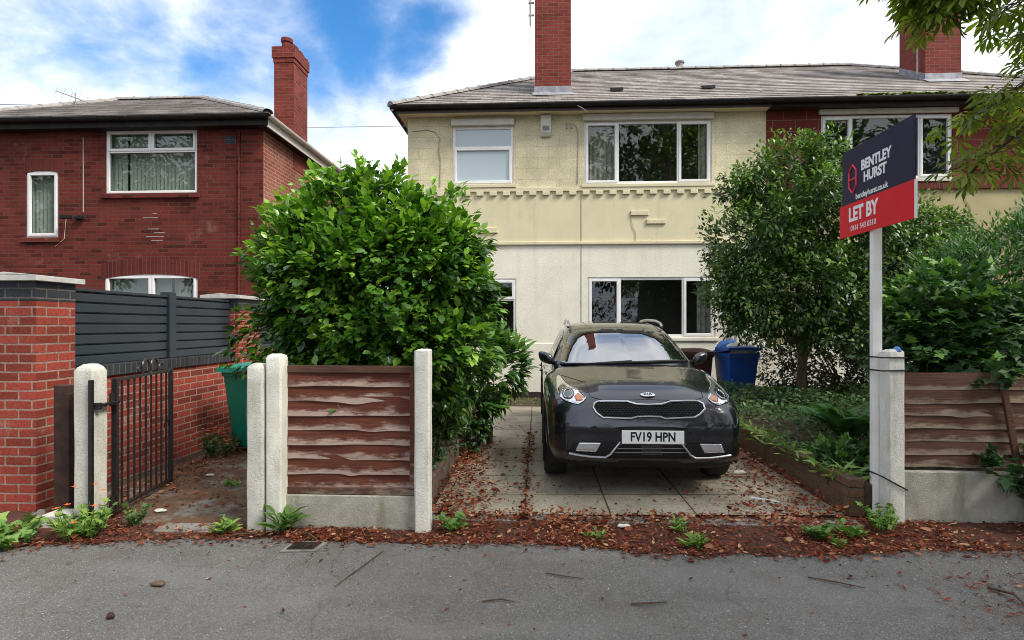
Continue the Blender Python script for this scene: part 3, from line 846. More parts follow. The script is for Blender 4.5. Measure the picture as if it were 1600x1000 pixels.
def slope_courses(m, eave_a, eave_b, top_a, top_b, rows, uoff=0.0, lift=0.014):
    """roof slope laid as overlapping courses of slates from eave line a-b up to top line"""
    ea, eb, ta, tb = (Vector(p) for p in (eave_a, eave_b, top_a, top_b))
    nrm = (eb - ea).cross(ta - ea)
    if nrm.length < 1e-6: nrm = (eb - ea).cross(tb - ea)
    nrm.normalize()
    if nrm.z < 0: nrm = -nrm
    along = (eb - ea).normalized()
    for i in range(rows):
        f0, f1 = i / rows, (i + 1.12) / rows
        f1 = min(f1, 1.0)
        rr = random.uniform(-.003, .003)
        a0, b0, a1, b1 = ea.lerp(ta, f0), eb.lerp(tb, f0), ea.lerp(ta, f1), eb.lerp(tb, f1)
        lo = nrm * (lift + rr)
        stagger = (i % 2) * .1275 + uoff
        u = lambda p: ((p - ea).dot(along) + stagger)
        V = [a0 + lo, b0 + lo, b1, a1, a0 - nrm * .01, b0 - nrm * .01]
        U = [[(u(a0), i * .6 + .02), (u(b0), i * .6 + .02), (u(b1), i * .6 + .3), (u(a1), i * .6 + .3)],
             [(u(a0), i * .6 + .01), (u(b0), i * .6 + .01), (u(b0), i * .6 + .03), (u(a0), i * .6 + .03)]]
        m.add(V, [(0, 1, 2, 3), (4, 5, 1, 0)], U)


def ridge_line(m, a, b, n, r=0.10):
    a, b = Vector(a), Vector(b)
    t = (b - a).normalized(); side = t.cross(Vector((0, 0, 1))).normalized(); up = side.cross(t)
    if up.z < 0: up = -up
    L = (b - a).length / n
    for i in range(n):
        p0 = a + t * (i * L - .02); p1 = a + t * ((i + 1) * L)
        V = []
        for (p, rr) in ((p0, r * 1.12), (p0 + t * .05, r * 1.12), (p0 + t * .051, r), (p1, r)):
            for k in range(7):
                an = math.pi * k / 6
                V.append(p + side * math.cos(an) * rr + up * (math.sin(an) * rr * .8 - .03 + random.uniform(-.004, .004)))
        F = [(j * 7 + k, j * 7 + k + 1, (j + 1) * 7 + k + 1, (j + 1) * 7 + k) for j in range(3) for k in range(6)]
        F.append(tuple(range(7)))
        m.add(V, F)


def gutter(m, a, b, r=0.06):
    """half-round gutter trough from a to b (open side up)"""
    a, b = Vector(a), Vector(b)
    t = (b - a).normalized(); side = t.cross(Vector((0, 0, 1))).normalized()
    V = []
    for p in (a, b):
        for rr in (r, r - .008):
            for k in range(9):
                an = math.pi + math.pi * k / 8
                V.append(p + side * math.cos(an) * rr + Vector((0, 0, 1)) * math.sin(an) * rr)
    F = []
    for k in range(8):
        F += [(k, k + 1, 18 + k + 1, 18 + k), (9 + k, 9 + k + 1, 27 + k + 1, 27 + k)]
    F += [(0, 9, 27, 18), (8, 17, 35, 26)]
    m.add(V, F)


EY = 10.85          # eave line of the pair of houses
EZ = 5.94
RY, RZ = 14.8, 8.36


def pair_house(root, x0, x1, side, upper, lower, split_z):
    """one half of the pair. side -1: hip on the left, +1: hip on the right"""
    pass

# ---- the cream half
cream = thing('semi_detached_house', 'cream painted house with black car in front of it and white plastic windows', 'house', (0.95, 11.2, 0))
W1 = (-1.76, -0.50, 4.40, 5.61); W2 = (0.95, 3.52, 4.38, 5.67); W3 = (1.02, 3.60, 1.25, 2.48); W4 = (-1.70, -0.44, 1.21, 2.46)
wall_with_holes(-2.70, 4.60, 4.26, 5.90, 11.2, [W1, W2]).build('upper_wall', 'cream block', cream, normals=False)
wall_with_holes(-2.70, 4.60, 3.19, 4.26, 11.2, []).build('middle_wall', 'cream render', cream, normals=False)
wall_with_holes(-2.70, 4.60, 1.13, 3.19, 11.2, [W3, W4]).build('lower_wall', 'pale render', cream, normals=False)
m = MB(); m.box(-2.715, 4.60, 11.18, 11.30, -.05, 1.13); m.build('plinth', 'pale render', cream, bevel=.012)
MB().box(-2.73, 4.60, 11.16, 11.179, 0.0, 0.13).build('plinth_shadow', 'dark fascia', cream)  # shadow line at the wall foot, made as a dark strip
MB().box(-2.70, -2.69, 11.205, 18.4, 0, 5.85).build('side_wall', 'cream render', cream)
# string course and dentil band
m = MB(); m.box(-2.73, 4.60, 11.155, 11.199, 3.145, 3.215); m.build('string_course', 'cream render', cream, bevel=.012)
m = MB(); m.box(-2.72, 4.60, 11.165, 11.199, 4.245, 4.325)
x = -2.62
while x < 4.5:
    m.box(x, x + .145, 11.155, 11.199, 4.165, 4.246); x += .272
m.build('dentil_course', 'cream render', cream, bevel=.006)
MB().box(.885, .897, 11.192, 11.199, 1.14, 4.16).build('render_joint', 'cement', cream)
for (a, b, c, d) in [(1.89, 2.26, 3.735, 3.835), (2.21, 2.60, 3.56, 3.66), (-1.20, -0.82, 3.40, 3.52)]:
    m = MB(); m.prism([(a, c), (b, c), (b - .012, (c + d) / 2), (b, d), (b - .08, d - .012), (a + .08, d - .012), (a, d), (a + .012, (c + d) / 2)], 11.165, 11.199)
    m.build('relief_block', 'cream render', cream, bevel=.008)
# shutter boxes over the upper windows
for (a, b, c) in ((-1.78, -0.48, 5.612), (0.93, 3.55, 5.672)):
    MB().box(a, b, 11.13, 11.199, c, c + .13).build('lintel_board', 'grey white paint', cream, bevel=.008)
window(cream, *W1, 11.2, [(W1[0] + .03, W1[1] - .03, 5.17, W1[3] - .03, False), (W1[0] + .03, W1[1] - .03, W1[2] + .03, 5.17, True)], glass='sky pale glass', room=False, sill='cream render', rd=.085)
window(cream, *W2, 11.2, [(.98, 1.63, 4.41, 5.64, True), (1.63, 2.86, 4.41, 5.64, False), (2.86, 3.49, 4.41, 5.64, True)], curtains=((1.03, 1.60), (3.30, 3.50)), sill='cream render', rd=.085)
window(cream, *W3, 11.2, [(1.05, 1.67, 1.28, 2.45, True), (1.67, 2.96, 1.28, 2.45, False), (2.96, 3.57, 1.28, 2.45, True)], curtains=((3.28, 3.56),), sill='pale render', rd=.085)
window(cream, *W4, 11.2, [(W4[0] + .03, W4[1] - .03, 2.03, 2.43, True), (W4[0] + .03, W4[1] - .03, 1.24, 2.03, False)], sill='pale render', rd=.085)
# roof
rf = MB()
slope_courses(rf, (-2.96, EY, EZ), (4.60, EY, EZ), (0.92, RY, RZ), (4.60, RY, RZ), 22)
slope_courses(rf, (-2.96, 18.75, EZ), (-2.96, EY, EZ), (0.92, RY, RZ), (0.92, RY, RZ), 22)
slope_courses(rf, (4.60, 18.75, EZ), (-2.96, 18.75, EZ), (4.60, RY, RZ), (0.92, RY, RZ), 14)
roof = rf.build('roof', 'roof slate', cream, normals=False)
m = MB(); ridge_line(m, (-2.96, EY, EZ + .02), (0.92, RY, RZ + .02), 17); ridge_line(m, (0.92, RY, RZ + .02), (4.60, RY, RZ + .02), 10)
m.build('ridge_tiles', 'ridge clay', roof)
for (x, y) in ((1.70, 11.78), (3.66, 11.84)):
    z = EZ + (y - EY) * (RZ - EZ) / (RY - EY)
    m = MB(); m.prism([(y - .05, z + .0), (y + .16, z + .13), (y + .16, z + .155), (y - .05, z + .075)], x - .13, x + .13, axis='x'); m.build('roof_vent', 'black plastic', roof, bevel=.008)
# splashes of old lime wash / mortar on the slates
# eaves
MB().box(-2.86, 4.60, 10.93, 10.955, 5.80, 5.93).build('fascia', 'dark fascia', cream)
MB().box(-2.88, -2.861, 10.93, 18.6, 5.80, 5.93).build('bargeboard', 'dark fascia', cream)
MB().box(-2.86, 4.60, 10.956, 11.19, 5.812, 5.83).build('soffit', 'cream render', cream)
MB().box(-2.86, -2.71, 11.191, 18.6, 5.812, 5.83).build('side_soffit', 'grey white paint', cream)
m = MB(); gutter(m, (-2.98, 10.865, 5.915), (4.60, 10.865, 5.915)); gutter(m, (-2.95, 10.92, 5.915), (-2.95, 18.7, 5.915))
m.build('gutter', 'gutter plastic', cream, smooth=True)
# chimney on the front slope
def chimney(root, x0, x1, y0, y1, z0, z1, mat='chimney brick', corbel=True):
    m = MB(); m.box(x0, x1, y0, y1, z0, z1 - .38)
    if corbel:
        m.box(x0 - .02, x1 + .02, y0 - .02, y1 + .02, z1 - .38, z1 - .23); m.box(x0 - .04, x1 + .04, y0 - .04, y1 + .04, z1 - .23, z1 - .08); m.box(x0 - .02, x1 + .02, y0 - .02, y1 + .02, z1 - .08, z1)
    return m.build('chimney', mat, root)
def flashing(ch, x0, x1, y0, y1, sl, e=.16):
    zr = lambda y: EZ + (y - EY) * sl
    m = MB()
    m.prism([(y0 - .012, zr(y0) - .05), (y0 - .012, zr(y0) + .17), (y0 - .002, zr(y0) + .17), (y0 - .002, zr(y0) - .05)], x0 - .012, x1 + .012, axis='x')
    m.add([(x0 - .05, y0 - .20, zr(y0 - .20) + .028), (x1 + .05, y0 - .20, zr(y0 - .20) + .028), (x1 + .05, y0 - .005, zr(y0) + .045), (x0 - .05, y0 - .005, zr(y0) + .045)], [(0, 1, 2, 3)])
    for x in (x0 - .012, x1 + .002):
        m.prism([(y0 - .01, zr(y0) - .05), (y1, zr(y1) - .05), (y1, zr(y1) + .17), (y0 - .01, zr(y0) + .17)], x, x + .010, axis='x')
    return m.build('flashing', 'lead', ch)
SL = (RZ - EZ) / (RY - EY)
ch = chimney(cream, -0.06, 0.71, 11.66, 12.55, 6.2, 10.1); flashing(ch, -0.06, 0.71, 11.66, 12.55, SL)
m = MB()
for z_, dx in ((8.15, 0), (8.42, .02)):
    m.box(-.20, -.075, 11.70, 11.73, z_, z_ + .03)
m.tube([(-.16, 11.715, 7.95), (-.17, 11.715, 10.3)], .016, 8)
m.build('aerial_bracket', 'cement', cream)
# alarm box with slanted foot, pair of overflow pipes, cables
m = MB(); m.prism([(11.10, 5.44), (11.10, 5.78), (11.12, 5.80), (11.199, 5.80), (11.199, 5.36), (11.14, 5.36)], .06, .27, axis='x')
ab = m.build('alarm_box', 'grey white paint', cream, bevel=.012)
MB().box(.10, .23, 11.092, 11.10, 5.47, 5.56).build('alarm_lamp', 'lamp dark', ab)
m = MB()
for x in (.59, .68): m.tube([(x, 11.19, 5.61), (x, 11.13, 5.61), (x, 11.10, 5.50)], .016, 8)
m.build('overflow_pipe', 'cement', cream, smooth=True)
m = MB(); m.tube([(-2.6, 11.19, 5.52), (-2.3, 11.188, 5.55), (-2.12, 11.188, 5.50), (-2.03, 11.188, 5.38), (-2.05, 11.188, 5.1), (-2.01, 11.188, 4.9), (-2.02, 11.188, 4.35)], .007, 6)
m.build('cable', 'cement', cream, smooth=True); m = MB(); m.tube([(.74, 11.19, 5.62), (.80, 11.188, 5.55), (.83, 11.188, 5.3), (.82, 11.188, 4.4)], .007, 6)
m.build('cable', 'cement', cream, smooth=True); m = MB(); m.tube([(.62, 11.3, 6.2), (.70, 10.9, 5.93), (.86, 10.80, 5.80), (.98, 10.85, 5.74)], .007, 6)
m.build('cable', 'cement', cream, smooth=True); m = MB(); m.tube([(1.90, 11.188, 3.73), (1.93, 11.188, 3.52), (1.99, 11.188, 3.40), (2.0, 11.188, 3.22)], .005, 6)
m.build('cable', 'cement', cream, smooth=True)
m = MB(); m.tube([(3.98, 11.12, .1), (3.98, 11.12, 1.6)], .045, 10); m.build('waste_pipe', 'grey white paint', cream, smooth=True); m = MB(); m.tube([(4.22, 11.12, .1), (4.22, 11.12, 1.6)], .03, 10)
m.build('waste_pipe', 'grey white paint', cream, smooth=True)

# ---- the red block half
red = thing('semi_detached_house', 'house of red blocks and yellowed render behind the estate agent board', 'house', (8.2, 11.2, 0))
V1 = (5.68, 8.22, 4.42, 5.70); V2 = (5.60, 8.18, 1.25, 2.48); V3 = (9.70, 10.96, 4.40, 5.65)
wall_with_holes(4.60, 11.90, 4.32, 5.90, 11.19, [V1, V3]).build('upper_wall', 'red block', red, normals=False)
wall_with_holes(4.60, 11.90, 1.13, 4.20, 11.2, [V2]).build('lower_wall', 'yellowed render', red, normals=False)
MB().box(4.605, 11.915, 11.18, 11.30, -.05, 1.13).build('plinth', 'pale render', red, bevel=.012)
MB().box(4.60, 11.92, 11.15, 11.30, 4.20, 4.32).build('soldier_course', 'soldier brick', red)
MB().box(4.605, 11.92, 11.16, 11.199, 3.145, 3.215).build('string_course', 'yellowed render', red, bevel=.012)
MB().box(11.89, 11.90, 11.2, 18.4, 0, 5.85).build('side_wall', 'red block', red)
MB().box(5.62, 8.30, 11.12, 11.189, 5.71, 5.805).build('lintel_board', 'grey white paint', red, bevel=.008)
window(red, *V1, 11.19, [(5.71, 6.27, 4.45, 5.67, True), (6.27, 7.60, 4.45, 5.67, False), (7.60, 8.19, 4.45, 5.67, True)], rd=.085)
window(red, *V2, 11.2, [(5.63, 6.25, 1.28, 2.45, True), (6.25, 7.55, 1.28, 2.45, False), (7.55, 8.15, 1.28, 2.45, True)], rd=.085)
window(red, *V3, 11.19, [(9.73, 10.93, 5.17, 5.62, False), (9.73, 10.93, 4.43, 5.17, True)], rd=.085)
rf = MB()
slope_courses(rf, (4.60, EY, EZ), (12.16, EY, EZ), (4.60, RY, RZ), (8.28, RY, RZ), 22, uoff=.12)
slope_courses(rf, (12.16, EY, EZ), (12.16, 18.75, EZ), (8.28, RY, RZ), (8.28, RY, RZ), 22)
slope_courses(rf, (12.16, 18.75, EZ), (4.60, 18.75, EZ), (8.28, RY, RZ), (4.60, RY, RZ), 14)
roof = rf.build('roof', 'roof slate', red, normals=False)
m = MB(); ridge_line(m, (4.60, RY, RZ + .02), (8.28, RY, RZ + .02), 10); ridge_line(m, (8.28, RY, RZ + .02), (12.16, EY, EZ + .02), 17)
m.build('ridge_tiles', 'ridge clay', roof)
MB().box(4.60, 12.06, 10.93, 10.955, 5.80, 5.93).build('fascia', 'gutter plastic', red)
MB().box(4.60, 12.06, 10.956, 11.18, 5.812, 5.83).build('soffit', 'dark fascia', red)
m = MB(); gutter(m, (4.60, 10.865, 5.915), (12.18, 10.865, 5.915)); m.build('gutter', 'gutter plastic', red, smooth=True)
ch = chimney(red, 8.46, 9.22, 12.30, 13.15, 6.3, 10.1); flashing(ch, 8.46, 9.22, 12.30, 13.15, SL)
m = MB(); m.tube([(8.36, 12.4, 7.0), (8.36, 12.4, 10.6)], .018, 8); m.build('aerial_mast', 'cement', red)
# moss along the gutter and mortar spread below the chimney
m = MB()
for k in range(260):
    x = 6.2 + 2.2 * rng.random(); 
    if rng.random() > .25 + .75 * math.exp(-((x - 7.3) / .8) ** 2): continue
    r_ = rng.uniform(.02, .05)
    m.lathe([(.01, -.01), (r_, 0), (r_ * .8, r_ * .35), (.005, r_ * .5)], (x, EY + rng.uniform(-.02, .14), EZ + .02 + rng.uniform(0, .03)), n=7)
m.build('gutter_moss', 'moss', red, smooth=True)['kind'] = 'stuff'
m = MB(); m.tube([(8.52, 11.188, 4.18), (8.45, 11.188, 4.0), (8.55, 11.188, 3.85), (8.58, 11.188, 3.6), (8.75, 11.188, 3.45), (8.78, 11.188, 2.9)], .006, 6)
m.build('cable', 'cement', red)
# clay pot seen over the ridge
m = MB(); m.lathe([(.12, 8.2), (.12, 8.50), (.10, 8.52), (.10, 8.6), (.13, 8.62), (.13, 8.66), (.05, 8.68)], (3.86, 15.0, 0), n=12); m.build('ridge_vent', 'ridge clay', roof, smooth=True)

# ---- the brick house on the left
bh = thing('brick_house', 'dark red brick house with vertical blinds in its windows', 'house', (-8.5, 10.3, 0))
A1 = (-8.48, -6.63, 4.08, 5.34); A2 = (-10.12, -9.45, 3.23, 4.55); A3 = (-8.51, -6.62, 1.05, 2.50)
wall_with_holes(-11.9, -5.31, -.05, 5.50, 10.3, [A1, A2, A3], .08).build('front_wall', 'dark red brick', bh, normals=False)
MB().box(-5.33, -5.31, 10.302, 16.9, -.05, 5.48).build('side_wall', 'sunlit side brick', bh)
MB().box(-5.36, -5.308, 10.297, 10.299, 0, 0.01).build('corner_foot', 'dark red brick', bh)
window(bh, *A1, 10.3, [(-8.45, -7.56, 4.91, 5.31, True), (-7.56, -6.66, 4.91, 5.31, True), (-8.45, -6.66, 4.11, 4.91, False)], blind=True, sill='dark red brick', sill_h=.10, rd=.085)
window(bh, *A2, 10.3, [(-10.09, -9.48, 3.26, 4.52, True)], blind=True, sill='dark red brick', sill_h=.10, rd=.085)
window(bh, *A3, 10.3, [(-8.48, -7.56, 1.9, 2.47, True), (-7.56, -6.65, 1.9, 2.47, True), (-8.48, -6.65, 1.08, 1.9, False)], blind=True, sill='dark red brick', rd=.085)
# segmental brick arches
def arch(x0, x1, z, rise, h, root):
    m = MB(); n = 26
    def zz(x): u = (x - (x0 + x1) / 2) / ((x1 - x0) / 2); return z + rise * (1 - u * u)
    for i in range(n):
        a, b = x0 + (x1 - x0) * i / n, x0 + (x1 - x0) * (i + 1) / n
        u0 = (i + .0) * .075; 
        m.add([(a, 10.296, zz(a)), (b, 10.296, zz(b)), (b, 10.296, zz(b) + h), (a, 10.296, zz(a) + h), (a, 10.37, zz(a)), (b, 10.37, zz(b)), (b, 10.32, zz(b) + h), (a, 10.32, zz(a) + h)],
              [(0, 1, 2, 3), (0, 4, 5, 1), (3, 2, 6, 7)], [[(u0 + .001, .01), (u0 + .074, .01), (u0 + .074, .29), (u0 + .001, .29)]] * 3)
    # spandrels closing the corners between the flat head and the curve
    sp = []
    for i in range(n):
        a, b = x0 + (x1 - x0) * i / n, x0 + (x1 - x0) * (i + 1) / n
        m.add([(a, 10.302, zz(a) + .01), (b, 10.302, zz(b) + .01), (b, 10.302, z + rise + .03), (a, 10.302, z + rise + .03)], [(0, 1, 2, 3)])
    return m.build('brick_arch', 'soldier brick', root, normals=False)
arch(-8.56, -6.57, 2.40, .10, .22, bh)
arch(-8.56, -6.57, 2.625, .10, .09, bh)
arch(-10.16, -9.41, 4.49, .07, .22, bh)
# roof
LY, LZ = 10.0, 5.50
rf = MB()
slope_courses(rf, (-12.1, LY, LZ), (-5.06, LY, LZ), (-10.7, 13.4, 7.24), (-8.45, 13.4, 7.24), 18)
slope_courses(rf, (-5.06, LY, LZ), (-5.06, 17.1, LZ), (-8.45, 13.4, 7.24), (-8.45, 13.4, 7.24), 18)
slope_courses(rf, (-12.1, 17.1, LZ), (-12.1, LY, LZ), (-10.7, 13.4, 7.24), (-10.7, 13.4, 7.24), 18)
slope_courses(rf, (-5.06, 17.1, LZ), (-12.1, 17.1, LZ), (-8.45, 13.4, 7.24), (-10.7, 13.4, 7.24), 12)
roof = rf.build('roof', 'roof slate', bh, normals=False)
m = MB(); ridge_line(m, (-10.7, 13.4, 7.26), (-8.45, 13.4, 7.26), 5); ridge_line(m, (-8.45, 13.4, 7.26), (-5.06, LY, LZ + .02), 13); ridge_line(m, (-10.7, 13.4, 7.26), (-12.1, LY, LZ + .02), 9)
m.build('ridge_tiles', 'ridge clay', roof)
MB().box(-12.0, -5.12, 10.08, 10.105, 5.30, 5.48).build('fascia', 'gutter plastic', bh)
MB().box(-12.0, -5.12, 10.106, 10.29, 5.305, 5.33).build('soffit', 'gutter plastic', bh)
MB().box(-5.14, -5.115, 10.106, 17.0, 5.27, 5.48).build('bargeboard', 'grey white paint', bh)
MB().box(-5.306, -5.141, 10.106, 17.0, 5.275, 5.30).build('side_soffit', 'gutter plastic', bh)
m = MB(); gutter(m, (-12.1, 10.02, 5.465), (-5.06, 10.02, 5.465)); m.build('gutter', 'gutter plastic', bh, smooth=True)
m = MB(); gutter(m, (-5.06, 10.0, 5.465), (-5.06, 17.1, 5.465)); m.build('side_gutter', 'grey white paint', bh, smooth=True)
m = MB(); m.box(-5.74, -5.30, 11.6, 12.3, 4.9, 7.22); m.box(-5.755, -5.285, 11.585, 12.315, 7.22, 7.32); m.box(-5.775, -5.265, 11.565, 12.335, 7.32, 7.56)
for k in range(9):
    m.box(-5.77 + rng.uniform(0, .42), -5.27 - rng.uniform(0, .02), 11.57 + k * .083, 11.57 + k * .083 + .06, 7.562, 7.58 + rng.uniform(0, .05))
ch = m.build('chimney', 'chimney brick', bh)
m = MB(); m.lathe([(.10, 7.56), (.11, 7.66), (.10, 7.70), (.125, 7.72), (.125, 7.80), (.09, 7.80)], (-5.52, 11.75, 0), n=14); m.build('chimney_pot', 'chimney brick', ch, smooth=True)
m = MB(); m.box(-6.07, -5.85, 10.292, 10.299, 5.02, 5.16)
for k in range(3): m.box(-6.05, -5.87, 10.286, 10.291, 5.04 + k * .042, 5.058 + k * .042)
m.build('air_brick', 'blue brick', bh)
m = MB(); m.tube([(-5.78, 10.275, .1), (-5.78, 10.275, 5.26)], .022, 8)
for z in (1.2, 2.4, 3.6, 4.7): m.lathe([(.03, -.025), (.03, .025)], (-5.78, 10.275, z), n=10)
m.build('rainwater_pipe', 'dark red brick', bh, smooth=True)
m = MB(); m.tube([(-8.93, 10.292, 5.2), (-8.93, 10.292, 3.72)], .006, 6); m.build('cable', 'grey white paint', bh); m = MB(); m.tube([(-9.28, 10.292, 3.6), (-9.32, 10.292, 3.2), (-9.5, 10.29, 3.05)], .005, 6); m.build('cable', 'grey white paint', bh)
m = MB(); m.box(-9.30, -9.08, 10.15, 10.22, 3.57, 3.65); m.box(-9.06, -8.98, 10.21, 10.299, 3.57, 3.63)
m.box(-8.98, -8.89, 10.20, 10.27, 3.57, 3.65)
m.build('floodlight', 'black plastic', bh, bevel=.012)
# pale mortar repairs in the brickwork
m = MB()
for (a, b, z) in [(-7.72, -7.42, 3.60), (-7.62, -7.40, 3.38), (-7.50, -7.28, 3.305), (-7.66, -7.30, 3.23), (-7.55, -7.32, 3.155), (-7.52, -7.44, 3.68)]:
    m.box(a, b, 10.2965, 10.299, z - .006, z + .008)
m.build('mortar_repair', 'cement', bh)
# aerial on the roof, phone wires
m = MB(); m.tube([(-10.95, 12.4, 6.35), (-10.95, 12.4, 7.0)], .015, 6); m.tube([(-11.25, 12.2, 6.98), (-10.45, 12.55, 6.72)], .012, 6)
for k in range(7):
    f = k / 6; c = Vector((-11.25, 12.2, 6.98)).lerp(Vector((-10.45, 12.55, 6.72)), f); m.tube([c + Vector((-.04, .1, .14)), c - Vector((-.04, .1, .14))], .006, 5)
m.build('aerial', 'cement', bh)
o = MB().tube([(-30, 14, 7.75), (-18, 14, 7.55), (-12.2, 14, 7.38)], .007, 6).build('overhead_wire', 'gutter plastic'); tag(o, 'thin phone wire in the sky left of the brick house roof', 'wire')
o = MB().tube([(-12.0, 18.6, 8.15), (-7.3, 15.0, 7.05), (-2.72, 11.3, 5.68)], .006, 6).build('overhead_wire', 'cement'); tag(o, 'thin phone wire crossing the gap between the two houses', 'wire')

# ------------------------------------------------------------------ boundary of the left neighbour
bw = thing('boundary_wall', 'red brick garden wall with blue brick coping and two capped pillars', 'brick wall', (-4.2, 5.9, 0))
MB().box(-4.28, -4.06, 4.55, 7.10, -.05, 1.02).build('wall', 'orange red brick', bw)
m = MB(); m.box(-4.295, -4.035, 4.56, 7.10, 1.022, 1.13)
# coping bricks stand on edge across the wall: give the long faces a soldier pattern
m.uv = {k: None for k in ()}
cop = m.build('coping', 'blue soldier brick', bw, bevel=.004)
for l, d in zip(cop.data.loops, cop.data.uv_layers[0].data):
    c = cop.data.vertices[l.vertex_index].co; d.uv = (c.y, .02 + (c.z + 1) * .1)
def pillar(x0, x1, y0, y1):
    p = MB().box(x0, x1, y0, y1, -.05, 1.695).build('pillar', 'orange red brick', bw)
    MB().box(x0 - .002, x1 + .002, y0 - .002, y1 + .002, 1.697, 1.853).build('band', 'blue brick', p)
    m = MB(); m.box(x0 - .05, x1 + .05, y0 - .05, y1 + .05, 1.855, 1.90)
    m.prism([(x0 - .05, 1.90), (x1 + .05, 1.90), ((x0 + x1) / 2, 1.925)], y0 - .05, y1 + .05)
    m.build('cap_stone', 'stone cap', p, bevel=.004)
pillar(-4.47, -4.02, 4.18, 4.55)
pillar(-4.45, -4.00, 7.10, 7.66)
MB().box(-4.28, -4.06, 7.66, 10.25, -.05, 1.02).build('wall', 'orange red brick', bw)
mf = thing('slatted_fence', 'dark grey metal slatted fence standing on the brick garden wall', 'fence', (-4.15, 5.9, 1.13))
def slats(y0, y1):
    m = MB()
    n = 7; z0, h = 1.135, .096
    for k in range(n):
        z = z0 + k * h
        m.prism([(-4.165, z + .001), (-4.128, z + .001), (-4.112, z + .004), (-4.112, z + h - .020), (-4.134, z + h - .006), (-4.165, z + h - .001)], y0, y1)
    m.box(-4.17, -4.105, y0, y1, 1.808, 1.832); m.box(-4.158, -4.142, y0, y1, 1.134, 1.806)
    return m.build('slat_panel', 'grey slat metal', mf, bevel=.002)
# prism along y: outline is (x, z)
slats(4.56, 5.86); slats(5.98, 7.09); slats(7.67, 9.2)
for (a, b, z) in ((5.865, 5.975, 1.87), (4.552, 4.558, 1.8)):
    MB().box(-4.20, -4.085, a, b, 1.132, z).build('fence_post', 'grey slat metal', mf, bevel=.006)
# blue bricks under the pillar foot and rubble
m = MB()
for k in range(7):
    c = (rng.uniform(-3.98, -3.70), rng.uniform(4.0, 4.15), rng.uniform(0.0, .03)); s = rng.uniform(.02, .045)
    m.lathe([(.01, -s * .6), (s, -s * .4), (s * rng.uniform(.7, 1), s * .2), (s * .5, s * .6), (.01, s * .65)], c, n=6)
o = m.build('rubble', 'kerb stone', bevel=.004); tag(o, 'broken lumps of concrete at the foot of the red brick pillar', 'rubble')
o = MB().box(-3.66, -3.42, 3.84, 4.0, -.02, .10).build('concrete_footing', 'concrete', bevel=.015); tag(o, 'low concrete footing between brick pillar and gate post', 'footing')
m = MB(); m.box(-3.70, -3.585, 3.99, 4.07, 0, 1.04); m.box(-3.60, -3.57, 3.985, 4.06, 0, .98)
o = m.build('timber_post', 'old timber stub', bevel=.006); tag(o, 'short dark brown timber post beside the red brick pillar', 'post')


def rough_post(x, y, wx, wy, h, mat, rnd=.02, taper=.0, seed=0, groove=False, arris=.012):
    """cast concrete post with worn top and knocked edges"""
    rr = random.Random(seed)
    m = MB(); rings = []
    zs = [-.06, 0, .15, h * .3, h * .5, h * .7, h * .88, h - rnd * 1.6, h - rnd * .7, h - rnd * .15, h]
    for i, z in enumerate(zs):
        k = 1.0
        if z > h - rnd * 1.5: k = max(.35, 1 - ((z - (h - rnd * 1.6)) / (rnd * 1.6)) ** 2 * .5)
        ring = []
        a, b, c = wx / 2 * k, wy / 2 * k, arris
        for (px, py) in [(-a + c, -b), (a - c, -b), (a, -b + c), (a, b - c), (a - c, b), (-a + c, b), (-a, b - c), (-a, -b + c)]:
            ring.append((x + px + rr.uniform(-.003, .003), y + py + rr.uniform(-.003, .003), z + (rr.uniform(-.004, .004) if i > 1 else 0)))
        rings.append(ring)
    V = [p for r_ in rings for p in r_]
    F = [(i * 8 + k, i * 8 + (k + 1) % 8, (i + 1) * 8 + (k + 1) % 8, (i + 1) * 8 + k) for i in range(len(zs) - 1) for k in range(8)]
    F.append(tuple((len(zs) - 1) * 8 + k for k in range(8)))
    m.add(V, F)
    return m


G_ = 'old concrete posts along the pavement'
posts = [(-3.325, 3.90, .155, .14, 1.21, 'concrete', .032, 'concrete gate post with rounded top that carries the iron gate'),
         (-2.045, 3.90, .125, .12, 1.22, 'concrete', .02, 'rough grey concrete post beside the smoother taller post of the small panel'),
         (-1.912, 3.91, .118, .12, 1.29, 'pale concrete', .02, 'pale concrete post at the gate side of the small brown panel'),
         (-0.832, 3.93, .112, .11, 1.325, 'pale concrete', .006, 'square pale concrete post between small brown panel and driveway'),
         (2.705, 4.29, .125, .12, 1.315, 'pale concrete', .015, 'concrete post strapped to the pole of the agent board')]
for i, (x, y, a, b, h, mt, rd_, lab) in enumerate(posts):
    o = rough_post(x, y, a, b, h, mt, rd_, seed=i).build('concrete_post', mt, smooth=True, bevel=.004)
    tag(o, lab, 'post', G_)


